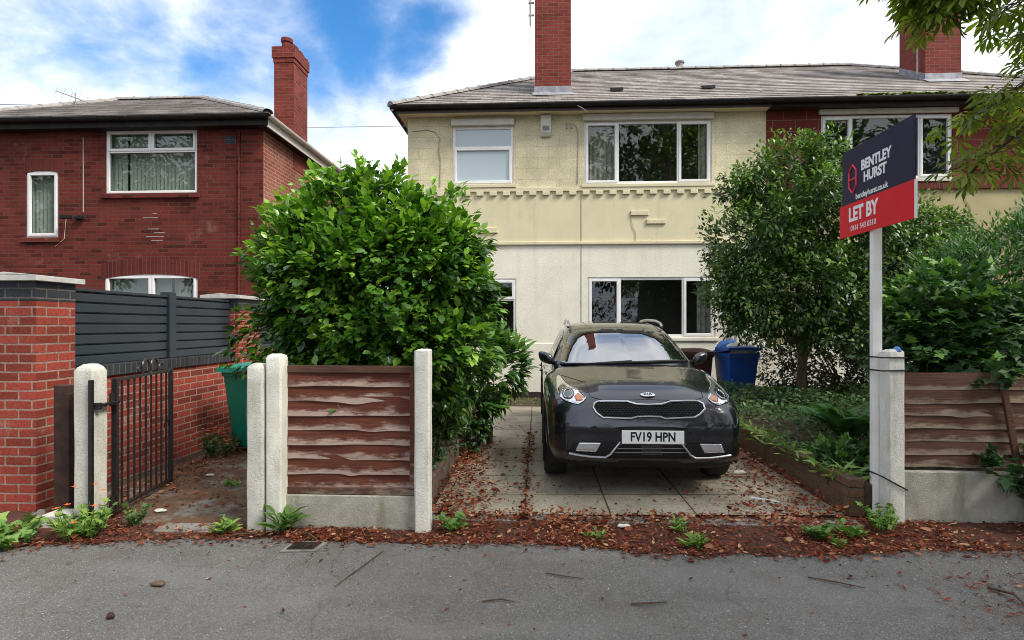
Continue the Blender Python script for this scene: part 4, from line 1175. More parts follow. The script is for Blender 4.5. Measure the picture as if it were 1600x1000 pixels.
def waney(x0, x1, z, h, y, n, seed, tilt=.013, thick=.006, xfn=None):
    """one overlapping board with a wandering lower edge; uv v runs up the board"""
    rr = random.Random(seed)
    ph = [rr.uniform(0, 6.28) for _ in range(4)]
    amp = rr.uniform(.0015, .005)
    m = MB()
    bumpx = rr.uniform(x0, x1); dip = rr.choice([0, .004, .010, .016]); wid_ = rr.uniform(.03, .12)
    def low(x): return z + amp * (math.sin(x * 4.1 + ph[0]) + .6 * math.sin(x * 9.7 + ph[1]) + .25 * math.sin(x * 23 + ph[2])) - dip * math.exp(-((x - bumpx) / wid_) ** 2)
    xs = np.linspace(x0, x1, n)
    fr, U = [], []
    rows = [0, .12, .35, .65, 1.0]
    V = []
    for r_ in rows:
        for x in xs:
            lz = low(x)
            V.append((x, y - tilt * (1 - r_) - .004 * math.sin(x * 6 + r_ * 3 + ph[3]), lz + (z + h - lz) * r_))
    k = len(xs)
    F, UV = [], []
    for j in range(len(rows) - 1):
        for i in range(k - 1):
            F.append((j * k + i, j * k + i + 1, (j + 1) * k + i + 1, (j + 1) * k + i))
            UV.append([(xs[i], rows[j]), (xs[i + 1], rows[j]), (xs[i + 1], rows[j + 1]), (xs[i], rows[j + 1])])
    # lower edge thickness
    b = len(V)
    V += [(x, y - tilt + thick, low(x)) for x in xs]
    for i in range(k - 1):
        F.append((i, i + 1, b + i + 1, b + i)); UV.append([(xs[i], 0), (xs[i + 1], 0), (xs[i + 1], 0), (xs[i], 0)])
    return V, F, UV


def timber_panel(root, x0, x1, z0, z1, n, y, mat, seed, skew=0.0):
    m = MB()
    pitch = (z1 - z0) / n
    for k in range(n):
        z = z0 + k * pitch
        V, F, U = waney(x0, x1, z + .004, pitch * 1.32, y - .004 * (k % 2), 60, seed + k * 7)
        V = [(p[0], p[1] + (p[0] - x0) * skew, p[2]) for p in V]
        m.add(V, F, U)
    return m.build('boards', mat, root, normals=False, smooth=True)


sp = thing('timber_fence', 'small brown waney board panel between two pale concrete posts', 'fence panel', (-1.38, 3.95, 0), 'timber panels along the pavement')
timber_panel(sp, -1.852, -.89, .285, 1.15, 8, 3.965, 'panel board', 11, skew=.02)
m = MB()
m.box(-1.853, -.89, 3.945, 3.975, 1.148, 1.20)
m.build('top_rail', 'old panel board', sp, bevel=.004)
m = MB(); m.box(-1.853, -.89, 3.945, 3.975, .252, .302); m.build('bottom_rail', 'old panel board', sp, bevel=.004)
m = MB(); m.box(-.935, -.90, 3.935, 3.96, .304, 1.146); m.build('batten', 'panel board', sp, bevel=.003)
MB().box(-1.852, -.89, 3.93, 3.985, -.05, .248).build('gravel_board', 'gravel board concrete', sp, bevel=.006)
rp = thing('timber_fence', 'wide weathered brown panel right of the agent board post with leaning batten', 'fence panel', (3.6, 4.3, 0), 'timber panels along the pavement')
timber_panel(rp, 2.77, 4.7, .405, 1.10, 7, 4.32, 'old panel board', 71, skew=.03)
m = MB(); m.prism([(3.50, 1.07), (3.545, 1.07), (3.655, .44), (3.61, .44)], 4.285, 4.31); m.build('batten', 'old panel board', rp, bevel=.003)
MB().box(2.77, 4.7, 4.275, 4.33, -.05, .385).build('gravel_board', 'gravel board concrete', rp, bevel=.006)

# ------------------------------------------------------------------ iron gate, open inward
gate = thing('iron_gate', 'black wrought iron gate standing open beside the brick wall', 'gate', (-3.30, 4.08, 0))
ga, gb = Vector((-3.265, 4.06, 0)), Vector((-3.475, 5.00, 0))
gd = (gb - ga).normalized(); gn = Vector((-gd.y, gd.x, 0))
def gp(s, z, o=0.0): return ga + gd * s + gn * o + Vector((0, 0, z))
GL = (gb - ga).length
def gbar(m, s, z0, z1, w=.012):
    V = [gp(s - w, z0, -w), gp(s + w, z0, -w), gp(s + w, z0, w), gp(s - w, z0, w), gp(s - w, z1, -w), gp(s + w, z1, -w), gp(s + w, z1, w), gp(s - w, z1, w)]
    m.add(V, [(3, 2, 1, 0), (4, 5, 6, 7), (0, 1, 5, 4), (1, 2, 6, 5), (2, 3, 7, 6), (3, 0, 4, 7)])
m = MB()
gbar(m, .0, .05, 1.09, .019); gbar(m, GL, .0, 1.09, .017)
for z in (.075, 1.075):
    m.add([gp(.02, z - .012, -.014), gp(GL - .018, z - .012 - .03 * (z < .5), -.014), gp(GL - .018, z - .012 - .03 * (z < .5), .014), gp(.02, z - .012, .014), gp(.02, z + .012, -.014), gp(GL - .018, z + .012 - .03 * (z < .5), -.014), gp(GL - .018, z + .012 - .03 * (z < .5), .014), gp(.02, z + .012, .014)],
          [(3, 2, 1, 0), (4, 5, 6, 7), (0, 1, 5, 4), (1, 2, 6, 5), (2, 3, 7, 6), (3, 0, 4, 7)])
m.build('frame', 'black iron', gate, bevel=.002)
for k in range(9):
    m = MB(); s = GL * (k + 1) / 10; m.tube([gp(s, .06 - .03 * s), gp(s, 1.066)], .0085, 8)
    m.build('bar', 'black iron', gate, smooth=True)
def hoop(c, r, zb, flip=1):
    pts = []
    for i in range(15):
        a = math.pi * (1.15 - 1.3 * i / 14)
        pts.append(gp(c + math.cos(a) * r, zb + .055 + math.sin(a) * r * 1.05))
    return [gp(c - r * 1.02, zb)] + pts + [gp(c + r * 1.02, zb)]
m = MB()
for c in (GL * .50, GL * .66): m.tube(hoop(c, .062, 1.087), .009, 6)
for c, s in ((GL * .38, -1), (GL * .80, 1)):
    pts = [gp(c - s * .05, 1.09)]
    for i in range(16):
        a = i / 15 * 4.6; rr_ = .05 * (1 - i / 19)
        pts.append(gp(c - s * (math.cos(a) * rr_ - 0), 1.125 + math.sin(a) * rr_ * .8))
    m.tube(pts, .007, 6)
m.build('scroll', 'black iron', gate, smooth=True)
m = MB(); m.tube([gp(-.045, .93), gp(-.005, .93)], .014, 8); m.tube([gp(-.045, .88), gp(-.045, .98)], .018, 8); m.tube([gp(-.045, .14), gp(-.005, .14)], .014, 8); m.tube([gp(-.045, .09), gp(-.045, .19)], .018, 8)
m.build('hinge', 'black iron', gate, smooth=True)
m = MB(); m.tube([gp(GL + .01, .60, .01), gp(GL - .06, .60, .02)], .012, 8); m.tube([gp(GL - .05, .60, .02), gp(GL - .05, .54, .03)], .009, 8); m.build('latch', 'black iron', gate, smooth=True)
m = MB(); m.box(-3.262, -3.238, 3.80, 3.829, .06, 1.10); m.box(-3.262, -3.200, 3.831, 3.86, .88, .93); m.box(-3.246, -3.20, 3.86, 4.03, .90, .92)
o = m.build('gate_hanger', 'black iron', gate, bevel=.003)

# ------------------------------------------------------------------ wheelie bins
def wheelie(name, label, body_m, lid_m, loc, rotz, lid_open=0.0, group='wheeled rubbish bins'):
    t = thing(name, label, 'wheelie bin', (0, 0, 0), group=group)
    m = MB(); rings = []
    # rounded-rectangle rings: z, half width, front y, back y
    for (z, hw, yf, yb) in [(.06, .215, -.20, .22), (.09, .225, -.215, .23), (.55, .255, -.27, .27), (.90, .278, -.315, .30), (.905, .292, -.33, .315), (.985, .292, -.335, .32)]:
        c = .045; r_ = []
        for (sx, sy) in ((-1, -1), (1, -1), (1, 1), (-1, 1)):
            for k in range(4):
                a = math.pi / 2 * k / 3 + {(-1, -1): math.pi, (1, -1): 1.5 * math.pi, (1, 1): 0, (-1, 1): .5 * math.pi}[(sx, sy)]
                cy = (yf + c) if sy < 0 else (yb - c)
                r_.append((sx * (hw - c) + c * math.cos(a), cy + c * math.sin(a), z))
        rings.append(r_)
    n = 16
    m.add([p for r_ in rings for p in r_], [(i * n + k, i * n + (k + 1) % n, (i + 1) * n + (k + 1) % n, (i + 1) * n + k) for i in range(len(rings) - 1) for k in range(n)] + [tuple(range(n - 1, -1, -1))])
    bd = m.build('body', body_m, t, smooth=True)
    m = MB(); m.tube([(-.25, .33, .955), (-.25, .40, .955), (.25, .40, .955), (.25, .33, .955)], .018, 8); m.build('handle', body_m, bd, smooth=True)
    m = MB()
    ys = np.linspace(-.375, .335, 9); xs = np.linspace(-.305, .305, 9)
    def top(x, y): return (x, y, 1.0 + .055 * (1 - (x / .31) ** 4) * (1 - ((y + .02) / .37) ** 4))
    m.grid(top, xs, ys)
    b = len(m.v)
    edge = [(x, ys[0]) for x in xs] + [(xs[-1], y) for y in ys[1:]] + [(x, ys[-1]) for x in xs[::-1][1:]] + [(xs[0], y) for y in ys[::-1][1:-1]]
    ne = len(edge)
    m.add([top(*e) for e in edge] + [(x * 1.01, y * 1.01, .955) for x, y in edge], [(i, (i + 1) % ne, ne + (i + 1) % ne, ne + i) for i in range(ne)])
    if lid_open:
        ca, sa = math.cos(lid_open), math.sin(lid_open)
        m.v = [(x, .335 + (y - .335) * ca - (z - 1.0) * sa * -1 * 0 - (z - 1.0) * 0, 1.0 + (z - 1.0) * ca + (.335 - y) * sa) for (x, y, z) in m.v]
    m.build('lid', lid_m, t, smooth=True)
    for sx in (-1, 1):
        m = MB(); m.lathe([(.02, -.02), (.09, -.022), (.10, -.012), (.10, .012), (.09, .022), (.02, .02)], (sx * .245, .255, .10), axis='x', n=20)
        m.build('wheel', 'rubber', t, smooth=True)
    t.location = loc; t.rotation_euler = (0, 0, rotz)
    return t
wheelie('wheelie_bin', 'green wheelie bin with lighter green lid behind the concrete posts', 'green bin plastic', 'light green bin plastic', (-3.36, 6.45, 0), R(-8))
wheelie('wheelie_bin', 'blue wheelie bin overfilled with bags near the house wall', 'blue bin plastic', 'blue bin plastic', (3.57, 10.0, .02), R(6), lid_open=.12)
wheelie('wheelie_bin', 'dark brown wheelie bin between the black car and the blue bin', 'brown bin plastic', 'brown bin plastic', (2.88, 10.2, .02), R(-4))
def sack(name, label, cat, c, s, mat, seed):
    rr = random.Random(seed); m = MB()
    us = np.linspace(0, 2 * math.pi, 19); vs = np.linspace(.02, math.pi - .02, 11)
    ph = [rr.uniform(0, 6.28) for _ in range(5)]
    def f(u, v):
        k = 1 + .16 * math.sin(3 * u + ph[0]) * math.sin(2 * v + ph[1]) + .12 * math.sin(5 * u + 3 * v + ph[2]) + .07 * math.sin(9 * u - 4 * v + ph[3])
        return (c[0] + s[0] * k * math.sin(v) * math.cos(u), c[1] + s[1] * k * math.sin(v) * math.sin(u), c[2] + s[2] * k * math.cos(v))
    m.grid(f, us, vs)
    o = m.build(name, mat, smooth='all'); tag(o, label, cat); return o
sack('rubbish_bag', 'pale crumpled rubbish bag bulging from the blue bin', 'rubbish bag', (3.62, 9.9, 1.05), (.24, .2, .13), 'white film', 3)
sack('rubbish_bag', 'shiny blue plastic bag on top of the blue bin', 'rubbish bag', (3.46, 10.06, 1.10), (.20, .16, .12), 'blue film', 5)

# ------------------------------------------------------------------ estate agent board
sg = thing('agent_board', 'navy and red estate agent board on a white pole reading LET BY', 'sign', (2.64, 4.32, 0))
MB().box(2.60, 2.672, 4.352, 4.395, .02, 2.92).build('pole', 'painted post', sg, bevel=.004)
BX = 2.592                              # face of the board, looking towards -X
y0_, y1_ = 3.865, 4.79                  # near and far edge
zl, zh = 2.235, 2.955
MB().box(BX, BX + .008, y0_ + .006, y1_ - .03, 2.44, zh).build('board', 'sign navy', sg)
MB().box(BX - .006, BX - .001, y0_, y1_, zl, 2.505).build('slip_board', 'sign red', sg)
MB().box(BX - .006, BX + .012, y0_ - .006, y0_ - .0005, zl, 2.505).build('slip_edge', 'sign white', sg)
def onb(yc, zc, dx):                    # text x runs from the far edge to the near edge
    return lambda x, y, d: (BX - dx - d, yc - x, zc + y)
def word(txt, size, yc, zc, dx, mat='sign white', bold=.0, sp_=1.0, xs=1.0):
    text_mb(txt, size, onb(yc, zc, dx), .0006, bold, sp_, xscale=xs).build('lettering', mat, sg)
word('BENTLEY', .108, 4.305, 2.775, .0015, bold=.0045, xs=.86, sp_=.98)
word('HURST', .108, 4.315, 2.675, .0015, bold=.0045, xs=.86, sp_=.98)
word('bentleyhurst.co.uk', .062, 4.36, 2.545, .0015, bold=.0016, xs=.88)
word('LET BY', .155, 4.46, 2.405, .0075, bold=.006, xs=.82, sp_=1.0)
word('0161 543 0310', .062, 4.455, 2.295, .0075, bold=.0004, xs=.90)
# emblem: tall hexagon outline with a bar
m = MB()
hexa = [(4.605, 2.82), (4.555, 2.765), (4.555, 2.64), (4.605, 2.585), (4.655, 2.64), (4.655, 2.765)]
for i in range(6):
    a, b = hexa[i], hexa[(i + 1) % 6]
    m.tube([(BX - .002, a[0], a[1]), (BX - .002, b[0], b[1])], .008, 6, squash=.9)
m.tube([(BX - .002, 4.555, 2.70), (BX - .002, 4.655, 2.70)], .008, 6)
m.build('emblem', 'sign pink', sg)
m = MB()
for (z, tl) in ((1.255, 0), (1.155, .004), (.36, -.10)):
    px0, px1, py0, py1 = 2.590, 2.775, 4.222, 4.402
    P_ = [(px0, py1, z + .0), (px0, py0, z + 0), (px1, py0, z + tl), (px1, py1, z + tl)]
    for a, b in zip(P_, P_[1:] + P_[:1]): m.tube([a, b], .006, 6)
m.build('strap', 'black plastic', sg)
sack('snack_wrapper', 'blue and white wrapper stuck on top of the strapped concrete post', 'wrapper', (2.725, 4.26, 1.30), (.03, .025, .035), 'blue film', 9)

# ------------------------------------------------------------------ garden edges
t = thing('garden_wall', 'low mossy brick wall along the right edge of the driveway', 'brick wall', (2.48, 6.4, 0))
MB().box(2.43, 2.548, 4.37, 9.0, -.05, .225).build('wall', 'garden wall brick', t)
m = MB()
y = 4.372
while y < 8.9:
    L = .214; j = rng.uniform(-.006, .006); m.box(2.425 + j, 2.55 + j, y, y + L, .227, .295 + rng.uniform(-.008, .006)); y += L + .012
m.build('coping', 'garden wall brick', t, bevel=.008)
t = thing('timber_edging', 'low weathered timber edging along the left edge of the driveway', 'edging', (-.88, 5.2, 0))
MB().box(-.925, -.88, 4.05, 6.1, -.03, .20).build('board', 'timber edging', t, bevel=.008)
MB().box(-.935, -.87, 4.05, 6.1, .202, .228).build('cap_board', 'timber edging', t, bevel=.006)
MB().box(-.92, -.80, 6.14, 6.95, -.03, .26).build('stone_edge', 'garden wall brick', t, bevel=.02)
o = MB().box(-2.13, -2.10, 4.0, 10.5, -.03, .16).build('path_edging', 'timber edging', bevel=.006); tag(o, 'dark timber edging between the path and the bush bed', 'edging')
o = MB().prism([(3.15, .22), (3.30, .40), (3.95, .40), (4.05, .22)], 9.1, 9.3).build('garden_slab', 'kerb stone', bevel=.01); tag(o, 'mossy grey slab on edge beside the blue bin', 'slab')

# ------------------------------------------------------------------ plants
def shrub(name, label, cat, base, blobs, mat, T, clusters, per, size, spread, group=None, stems=8, r0=.02, **kw):
    r = thing(name, label, cat, base, group=group)
    foliage('foliage', mat, T, blobs, clusters, per, size, spread, r, **kw)
    twigs('stem', 'bark', base, blobs, stems, r, r0)
    return r

big = [((-1.58, 4.95, 1.72), (1.0, .85, .95)), ((-1.93, 4.95, 1.95), (.60, .66, .62)), ((-1.10, 4.95, 1.98), (.68, .66, .66)), ((-1.66, 5.0, 2.45), (.50, .50, .46)),
       ((-1.62, 5.0, 2.76), (.16, .2, .22)), ((-.90, 4.95, 1.75), (.45, .5, .42)), ((-2.12, 4.9, 1.60), (.40, .5, .44)), ((-1.35, 4.65, 1.25), (.8, .5, .5)), ((-.70, 4.9, 2.2), (.22, .25, .25)), ((-1.15, 4.9, 2.5), (.22, .22, .2)), ((-2.1, 4.95, 2.35), (.32, .3, .25)), ((-.98, 5.1, .95), (.30, .45, .5))]
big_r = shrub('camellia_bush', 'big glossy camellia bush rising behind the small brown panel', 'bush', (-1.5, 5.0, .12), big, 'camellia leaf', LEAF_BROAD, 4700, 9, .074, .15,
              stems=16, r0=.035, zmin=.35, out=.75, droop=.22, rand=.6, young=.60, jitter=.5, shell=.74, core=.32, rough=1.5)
# long upright shoots breaking the outline
P, A, S, TO = [], [], [], []
sm = MB()
for k in range(46):
    a = rng.random() * 6.283; rr_ = rng.random() ** .5
    x, y = -1.55 + 1.0 * rr_ * math.cos(a), 4.95 + .6 * rr_ * math.sin(a)
    z = 2.62 - .75 * abs(x + 1.62) ** 1.25 - .1 * rng.random()
    L = rng.uniform(.12, .36); d = Vector((.25 * (x + 1.55) + rng.uniform(-.2, .2), rng.uniform(-.2, .2), 1)).normalized()
    b = Vector((x, y, z - .1)); tip = b + d * (L + .1)
    sm.tube([b, b.lerp(tip, .5), tip], [.005, .004, .002], 5)
    for j in range(int(5 + L * 22)):
        f = rng.uniform(.25, 1.02); aa = rng.random() * 6.283
        P.append(b.lerp(tip, f)); A.append(Vector((math.cos(aa), math.sin(aa), .55))); S.append(.075 * (1.15 - .45 * f)); TO.append(.5 + .5 * rng.random())
sm.build('shoot', 'twig', big_r)['kind'] = 'stuff'
leaves_obj('shoot_leaves', 'camellia leaf', LEAF_BROAD, np.array(P), np.array(A), np.array([0, 0, 1.]) + rng.normal(size=(len(P), 3)) * .4, np.array(S), np.array(TO), big_r)

shrub('laurel_shrub', 'bright green long leaved laurel between camellia and black car', 'shrub', (-.62, 6.7, .05),
      [((-.68, 6.7, .95), (.48, .5, .48)), ((-.46, 6.6, 1.0), (.32, .4, .30)), ((-.75, 6.6, 1.22), (.36, .4, .28)), ((-.82, 6.4, .6), (.28, .35, .33))], 'laurel leaf', LEAF_LONG, 240, 9, .165, .14, stems=9, zmin=.25, out=.8, droop=.05, rand=.65, young=.5)
shrub('low_shrub', 'low dark shrub spilling over the timber edging', 'shrub', (-1.05, 5.3, .1),
      [((-1.05, 5.2, .45), (.22, .55, .35)), ((-1.0, 5.75, .42), (.22, .4, .30)), ((-1.15, 4.6, .5), (.2, .4, .4))], 'cover leaf', LEAF_SMALL, 330, 9, .055, .10, stems=8, zmin=.15, young=.35)
shrub('low_shrub', 'small silvery shrub at the far end of the timber edging', 'shrub', (-.72, 6.3, .05),
      [((-.75, 6.3, .36), (.2, .3, .26))], 'cover leaf', LEAF_OVAL, 60, 8, .07, .10, stems=6, zmin=.05, young=.7)

tree = thing('garden_tree', 'broad evergreen garden tree with bare trunk beside the blue bin', 'tree', (4.12, 8.7, .26))
crown = [((3.95, 8.6, 3.45), (.88, .9, .88)), ((3.35, 8.5, 2.75), (.78, .85, .72)), ((4.65, 8.6, 2.85), (.95, .9, .80)), ((5.35, 8.6, 2.65), (.75, .8, .62)), ((3.75, 8.4, 2.05), (1.10, .9, .72)),
         ((4.85, 8.5, 1.95), (1.10, .9, .75)), ((3.0, 8.5, 2.0), (.45, .55, .5)), ((4.0, 8.6, 3.95), (.42, .4, .32)), ((5.75, 8.7, 2.3), (.5, .6, .5)), ((5.95, 8.75, 2.75), (.55, .6, .5)), ((3.3, 8.5, 3.55), (.35, .4, .35)), ((3.25, 8.4, 1.62), (.5, .5, .35)), ((4.6, 8.2, 1.45), (.8, .6, .4))]
for k in range(34):
    c, r_ = crown[int(rng.integers(0, 12))]; d = sphere_dirs(1)[0]; e = rng.uniform(.13, .30)
    if d[1] > .5 or d[2] < -.4: continue
    crown.append(((c[0] + d[0] * r_[0] * 1.02, c[1] + d[1] * r_[1], c[2] + d[2] * r_[2] * 1.02), (e, e, e * rng.uniform(.8, 1.5))))
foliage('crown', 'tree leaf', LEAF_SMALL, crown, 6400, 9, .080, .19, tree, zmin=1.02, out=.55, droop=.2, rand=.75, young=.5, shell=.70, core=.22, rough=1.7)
m = MB()
m.tube([(4.12, 8.7, .2), (4.10, 8.68, .6), (4.14, 8.70, 1.1), (4.08, 8.66, 1.7), (4.02, 8.62, 2.6), (3.98, 8.6, 3.6)], [.085, .07, .068, .06, .045, .02], 10)
m.build('trunk', 'bark', tree, smooth=True)
for (p, q, r_) in [((4.12, 8.68, 1.0), (3.35, 8.5, 2.7), .04), ((4.14, 8.7, 1.2), (4.85, 8.55, 2.3), .04), ((4.1, 8.67, 1.5), (3.2, 8.4, 2.0), .03), ((4.1, 8.66, 1.5), (5.4, 8.6, 2.6), .03)]:
    m = MB(); p, q = Vector(p), Vector(q); m.tube([p, p.lerp(q, .4) + Vector((0, 0, .12)), p.lerp(q, .75) + Vector((0, 0, .06)), q], [r_, r_ * .8, r_ * .5, r_ * .15], 7); m.build('limb', 'bark', tree, smooth=True)
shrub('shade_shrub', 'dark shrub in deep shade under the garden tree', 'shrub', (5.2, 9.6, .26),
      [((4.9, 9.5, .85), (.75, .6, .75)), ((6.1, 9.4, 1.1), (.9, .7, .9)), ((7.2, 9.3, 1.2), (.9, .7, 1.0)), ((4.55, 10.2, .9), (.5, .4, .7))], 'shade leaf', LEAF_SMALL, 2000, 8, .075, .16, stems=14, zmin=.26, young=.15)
# hedge behind the right-hand panel: feathery top, broad leaved ivy towards the fence
shrub('feathery_shrub', 'tall feathery green shrub at the right behind the wide panel', 'shrub', (4.9, 5.9, .26),
      [((4.65, 5.9, 1.75), (.75, .6, .62)), ((5.25, 5.9, 2.05), (.85, .6, .60)), ((4.35, 6.0, 1.50), (.5, .5, .5)), ((5.0, 5.7, 1.2), (1.2, .6, .6)), ((4.6, 6.0, 2.2), (.22, .2, .2)), ((5.4, 5.9, 2.55), (.4, .3, .25))], 'hedge leaf', LEAF_THIN, 3000, 10, .090, .22, stems=16, zmin=.8, out=.5, droop=-.05, young=.45)
shrub('ivy_hedge', 'broad leaved ivy hedge crowding over the wide brown panel', 'hedge', (3.8, 4.95, .26),
      [((3.55, 5.0, 1.15), (.55, .42, .42)), ((3.95, 4.9, 1.42), (.62, .42, .42)), ((4.5, 4.9, 1.35), (.6, .4, .45)), ((3.42, 5.1, 1.45), (.32, .35, .32)), ((3.75, 5.2, 1.7), (.5, .4, .35))], 'ivy leaf', LEAF_IVY, 800, 8, .085, .16, stems=12, zmin=.75, out=.75, droop=.35, rand=.5, young=.45)
shrub('ivy_spray', 'pale ivy spray hanging over the top edge of the wide panel', 'ivy', (3.50, 4.42, .9), [((3.50, 4.34, 1.13), (.15, .10, .10))], 'ivy leaf', LEAF_IVY, 14, 6, .075, .10, stems=3, r0=.005, zmin=.9, young=.9)
shrub('ivy_clump', 'dark ivy clump in front of the right end of the wide panel', 'ivy', (3.72, 4.15, 0), [((3.72, 4.12, .34), (.24, .14, .22)), ((3.50, 4.18, .43), (.18, .09, .10)), ((3.95, 4.1, .3), (.3, .15, .28))], 'ivy leaf', LEAF_IVY, 85, 8, .085, .10, stems=8, r0=.006, zmin=.02, out=.85, droop=.3, rand=.4, young=.12)
shrub('ivy_mound', 'ivy mound on the garden bed beside the strapped post', 'ivy', (2.72, 5.1, .26), [((2.66, 4.95, .30), (.18, .36, .12)), ((2.60, 4.70, .28), (.14, .22, .10)), ((2.85, 5.1, .32), (.2, .25, .12))], 'ivy leaf', LEAF_IVY, 80, 8, .075, .10, stems=6, r0=.006, zmin=.15, out=.8, droop=.2, rand=.45, young=.4)

# fern
fern = thing('fern', 'arching green fern on the bed left of the strapped post', 'fern', (3.18, 5.75, .26))
for k in range(15):
    P, A, N_, S, TO = [], [], [], [], []
    m = MB()
    a = R(200) + (k / 14 - .5) * R(300) + rng.uniform(-.15, .15)
    L = rng.uniform(.62, .92); el = rng.uniform(.85, 1.3)
    pts = []
    for i in range(13):
        f = i / 12
        hor = L * (f * math.cos(el) + .34 * f * f); z = L * (f * math.sin(el) - .42 * f * f)
        pts.append(Vector((3.18 + math.cos(a) * hor, 5.75 + math.sin(a) * hor, .28 + z)))
    m.tube(pts, [.005 - .0032 * i / 12 for i in range(13)], 5)
    for i in range(26):
        f = .12 + .88 * i / 25; q = f * 12; i0 = min(int(q), 11); p = pts[i0].lerp(pts[i0 + 1], q - i0)
        t_ = (pts[i0 + 1] - pts[i0]).normalized(); side = t_.cross(Vector((0, 0, 1))).normalized()
        wl = .165 * math.sin(math.pi * min(1, f * .93 + .10)) ** .7 + .012
        for s in (-1, 1):
            P.append(p); A.append(side * s + t_ * .45 + Vector((0, 0, -.12))); N_.append(side.cross(t_) * (1 if side.cross(t_).z > 0 else -1)); S.append(wl); TO.append(.3 + .5 * rng.random())
    fo = leaves_obj('frond', 'fern leaf', LEAF_THIN, np.array(P), np.array(A), np.array(N_), np.array(S), np.array(TO), fern, wid=np.full(len(P), 1.25))
    m.build('frond_stem', 'weed leaf', fo)

# ground cover of the right bed
def cover(name, label, mat, T, n, size, fn, kind='stuff', tone=(0.1, .8), tilt=.45):
    P = np.array([fn() for _ in range(n)])
    A = np.c_[rng.normal(size=(n, 2)), rng.uniform(-.1, .7, n)]
    o = leaves_obj(name, mat, T, P, A, np.array([0, 0, 1.]) + rng.normal(size=(n, 3)) * tilt, size * rng.uniform(.6, 1.4, n), rng.uniform(*tone, n))
    tag(o, label, None, kind=kind); return o
def bed():
    while True:
        x, y = rng.uniform(2.50, 7.0), 9.6 - 5.0 * rng.random() ** 1.4
        h = .08 + .26 * max(0, min(1, (y - 5.0) / 1.5)) * (.6 + .4 * math.sin(x * 3 + y * 2))
        if x < 2.7 and rng.random() < .5: continue
        return (x, y, .27 + h * rng.random() ** .6)
cover('ground_cover', 'low leafy ground cover on the right garden bed', 'cover leaf', LEAF_SMALL, 14000, .066, bed)
def gr():
    x = rng.normal(2.50, .06); y = rng.uniform(4.4, 7.2); return (x, y, .28 + rng.uniform(-.04, .04))
cover('dry_grass', 'straggling dry grass on the low brick wall', 'weed leaf', LEAF_THIN, 420, .12, gr, tone=(.2, 1.0), tilt=.9)
def mossy():
    return (rng.uniform(-.85, 2.4), 10.0 + 1.1 * rng.random() ** .6, .015)
cover('moss_growth', 'short moss growing at the foot of the cream house', 'weed leaf', LEAF_SMALL, 1500, .035, mossy, tone=(0, .5), tilt=.5)

# weeds at the pavement edge, one plant each
weeds = [((-3.62, 3.55, 0), 24, .20, LEAF_IVY, .075, 'weed leaf', .40, .35, 'leafy green weed at the foot of the red brick pillar', (.2, .8)),
         ((-3.22, 3.70, 0), 36, .24, LEAF_IVY, .055, 'weed leaf', .38, .45, 'bright green weed with orange flowers at the gate post', (.4, 1.)),
         ((-2.98, 3.90, 0), 10, .18, LEAF_IVY, .045, 'cover leaf', .18, .6, 'small dark weed under the hinge side of the iron gate', (.3, 1.)),
         ((-2.27, 3.80, 0), 14, .12, LEAF_LONG, .075, 'weed leaf', .20, .35, 'pale straggling weed at the foot of the rough grey post', (.5, 1.)),
         ((-1.83, 3.84, 0), 8, .17, LEAF_LONG, .15, 'weed leaf', .12, .6, 'dock weed with long leaves against the small gravel board', (.1, .5)),
         ((-.62, 3.93, 0), 9, .13, LEAF_OVAL, .075, 'weed leaf', .18, .4, 'weed at the driveway side of the square pale post', (.1, .6)),
         ((1.07, 3.72, 0), 14, .10, LEAF_LONG, .075, 'weed leaf', .14, .35, 'bright tuft of weed in the litter below the car number plate', (.5, 1.)),
         ((1.02, 3.98, 0), 10, .10, LEAF_LONG, .06, 'weed leaf', .10, .4, 'small tuft of weed on the driveway edge behind the brighter tuft', (.5, 1.)),
         ((1.98, 3.92, 0), 12, .10, LEAF_OVAL, .08, 'weed leaf', .20, .3, 'flat weed with broad leaves in front of the low brick wall', (.1, .6)),
         ((2.20, 3.93, 0), 10, .12, LEAF_OVAL, .07, 'weed leaf', .18, .4, 'mid green weed between the broad leaved weed and the strapped post', (.1, .7)),
         ((2.52, 4.08, 0), 16, .22, LEAF_IVY, .05, 'weed leaf', .22, .55, 'bushy pale weed at the foot of the strapped post', (.3, .9)),
         ((2.02, 3.76, 0), 8, .06, LEAF_OVAL, .045, 'weed leaf', .10, .3, 'tiny weed at the pavement edge below the broad leaved weed', (.4, .9)),
         ((.40, 3.83, 0), 8, .07, LEAF_LONG, .05, 'weed leaf', .12, .35, 'thin sparse weed in the litter left of the brightest tuft', (.2, .7)),
         ((-2.86, 4.9, 0), 8, .09, LEAF_IVY, .04, 'weed leaf', .25, .4, 'small weed on the path beyond the open gate', (.4, .9)),
         ((-3.62, 6.1, 0), 30, .32, LEAF_IVY, .06, 'cover leaf', .42, .5, 'bushy flowering weed in front of the green wheelie bin', (.3, .9))]
for (b, n, h, T, s, mt, spd, up_, lab, tn) in weeds:
    sprig('weed', lab, 'weed', b, n, h, T, mt, s, spd, up_, 'weeds along the pavement edge', tn)
wl = [o for o in sc.objects if o.name.startswith('weed') and o.type == 'EMPTY']
for o, pts in ((wl[1], 9), (wl[-1], 16)):
    b = o.location; P, A = [], []
    for k in range(pts):
        c = Vector((b.x + rng.uniform(-.18, .16), b.y + rng.uniform(-.15, .1), rng.uniform(.10, .38)))
        for j in range(5):
            P.append(c); A.append((math.cos(j * 1.257), math.sin(j * 1.257), .35))
    leaves_obj('flower', 'flower orange', LEAF_OVAL, np.array(P), np.array(A, float), np.tile([0, 0, 1.], (len(P), 1)), np.full(len(P), .026), np.full(len(P), .5), o)

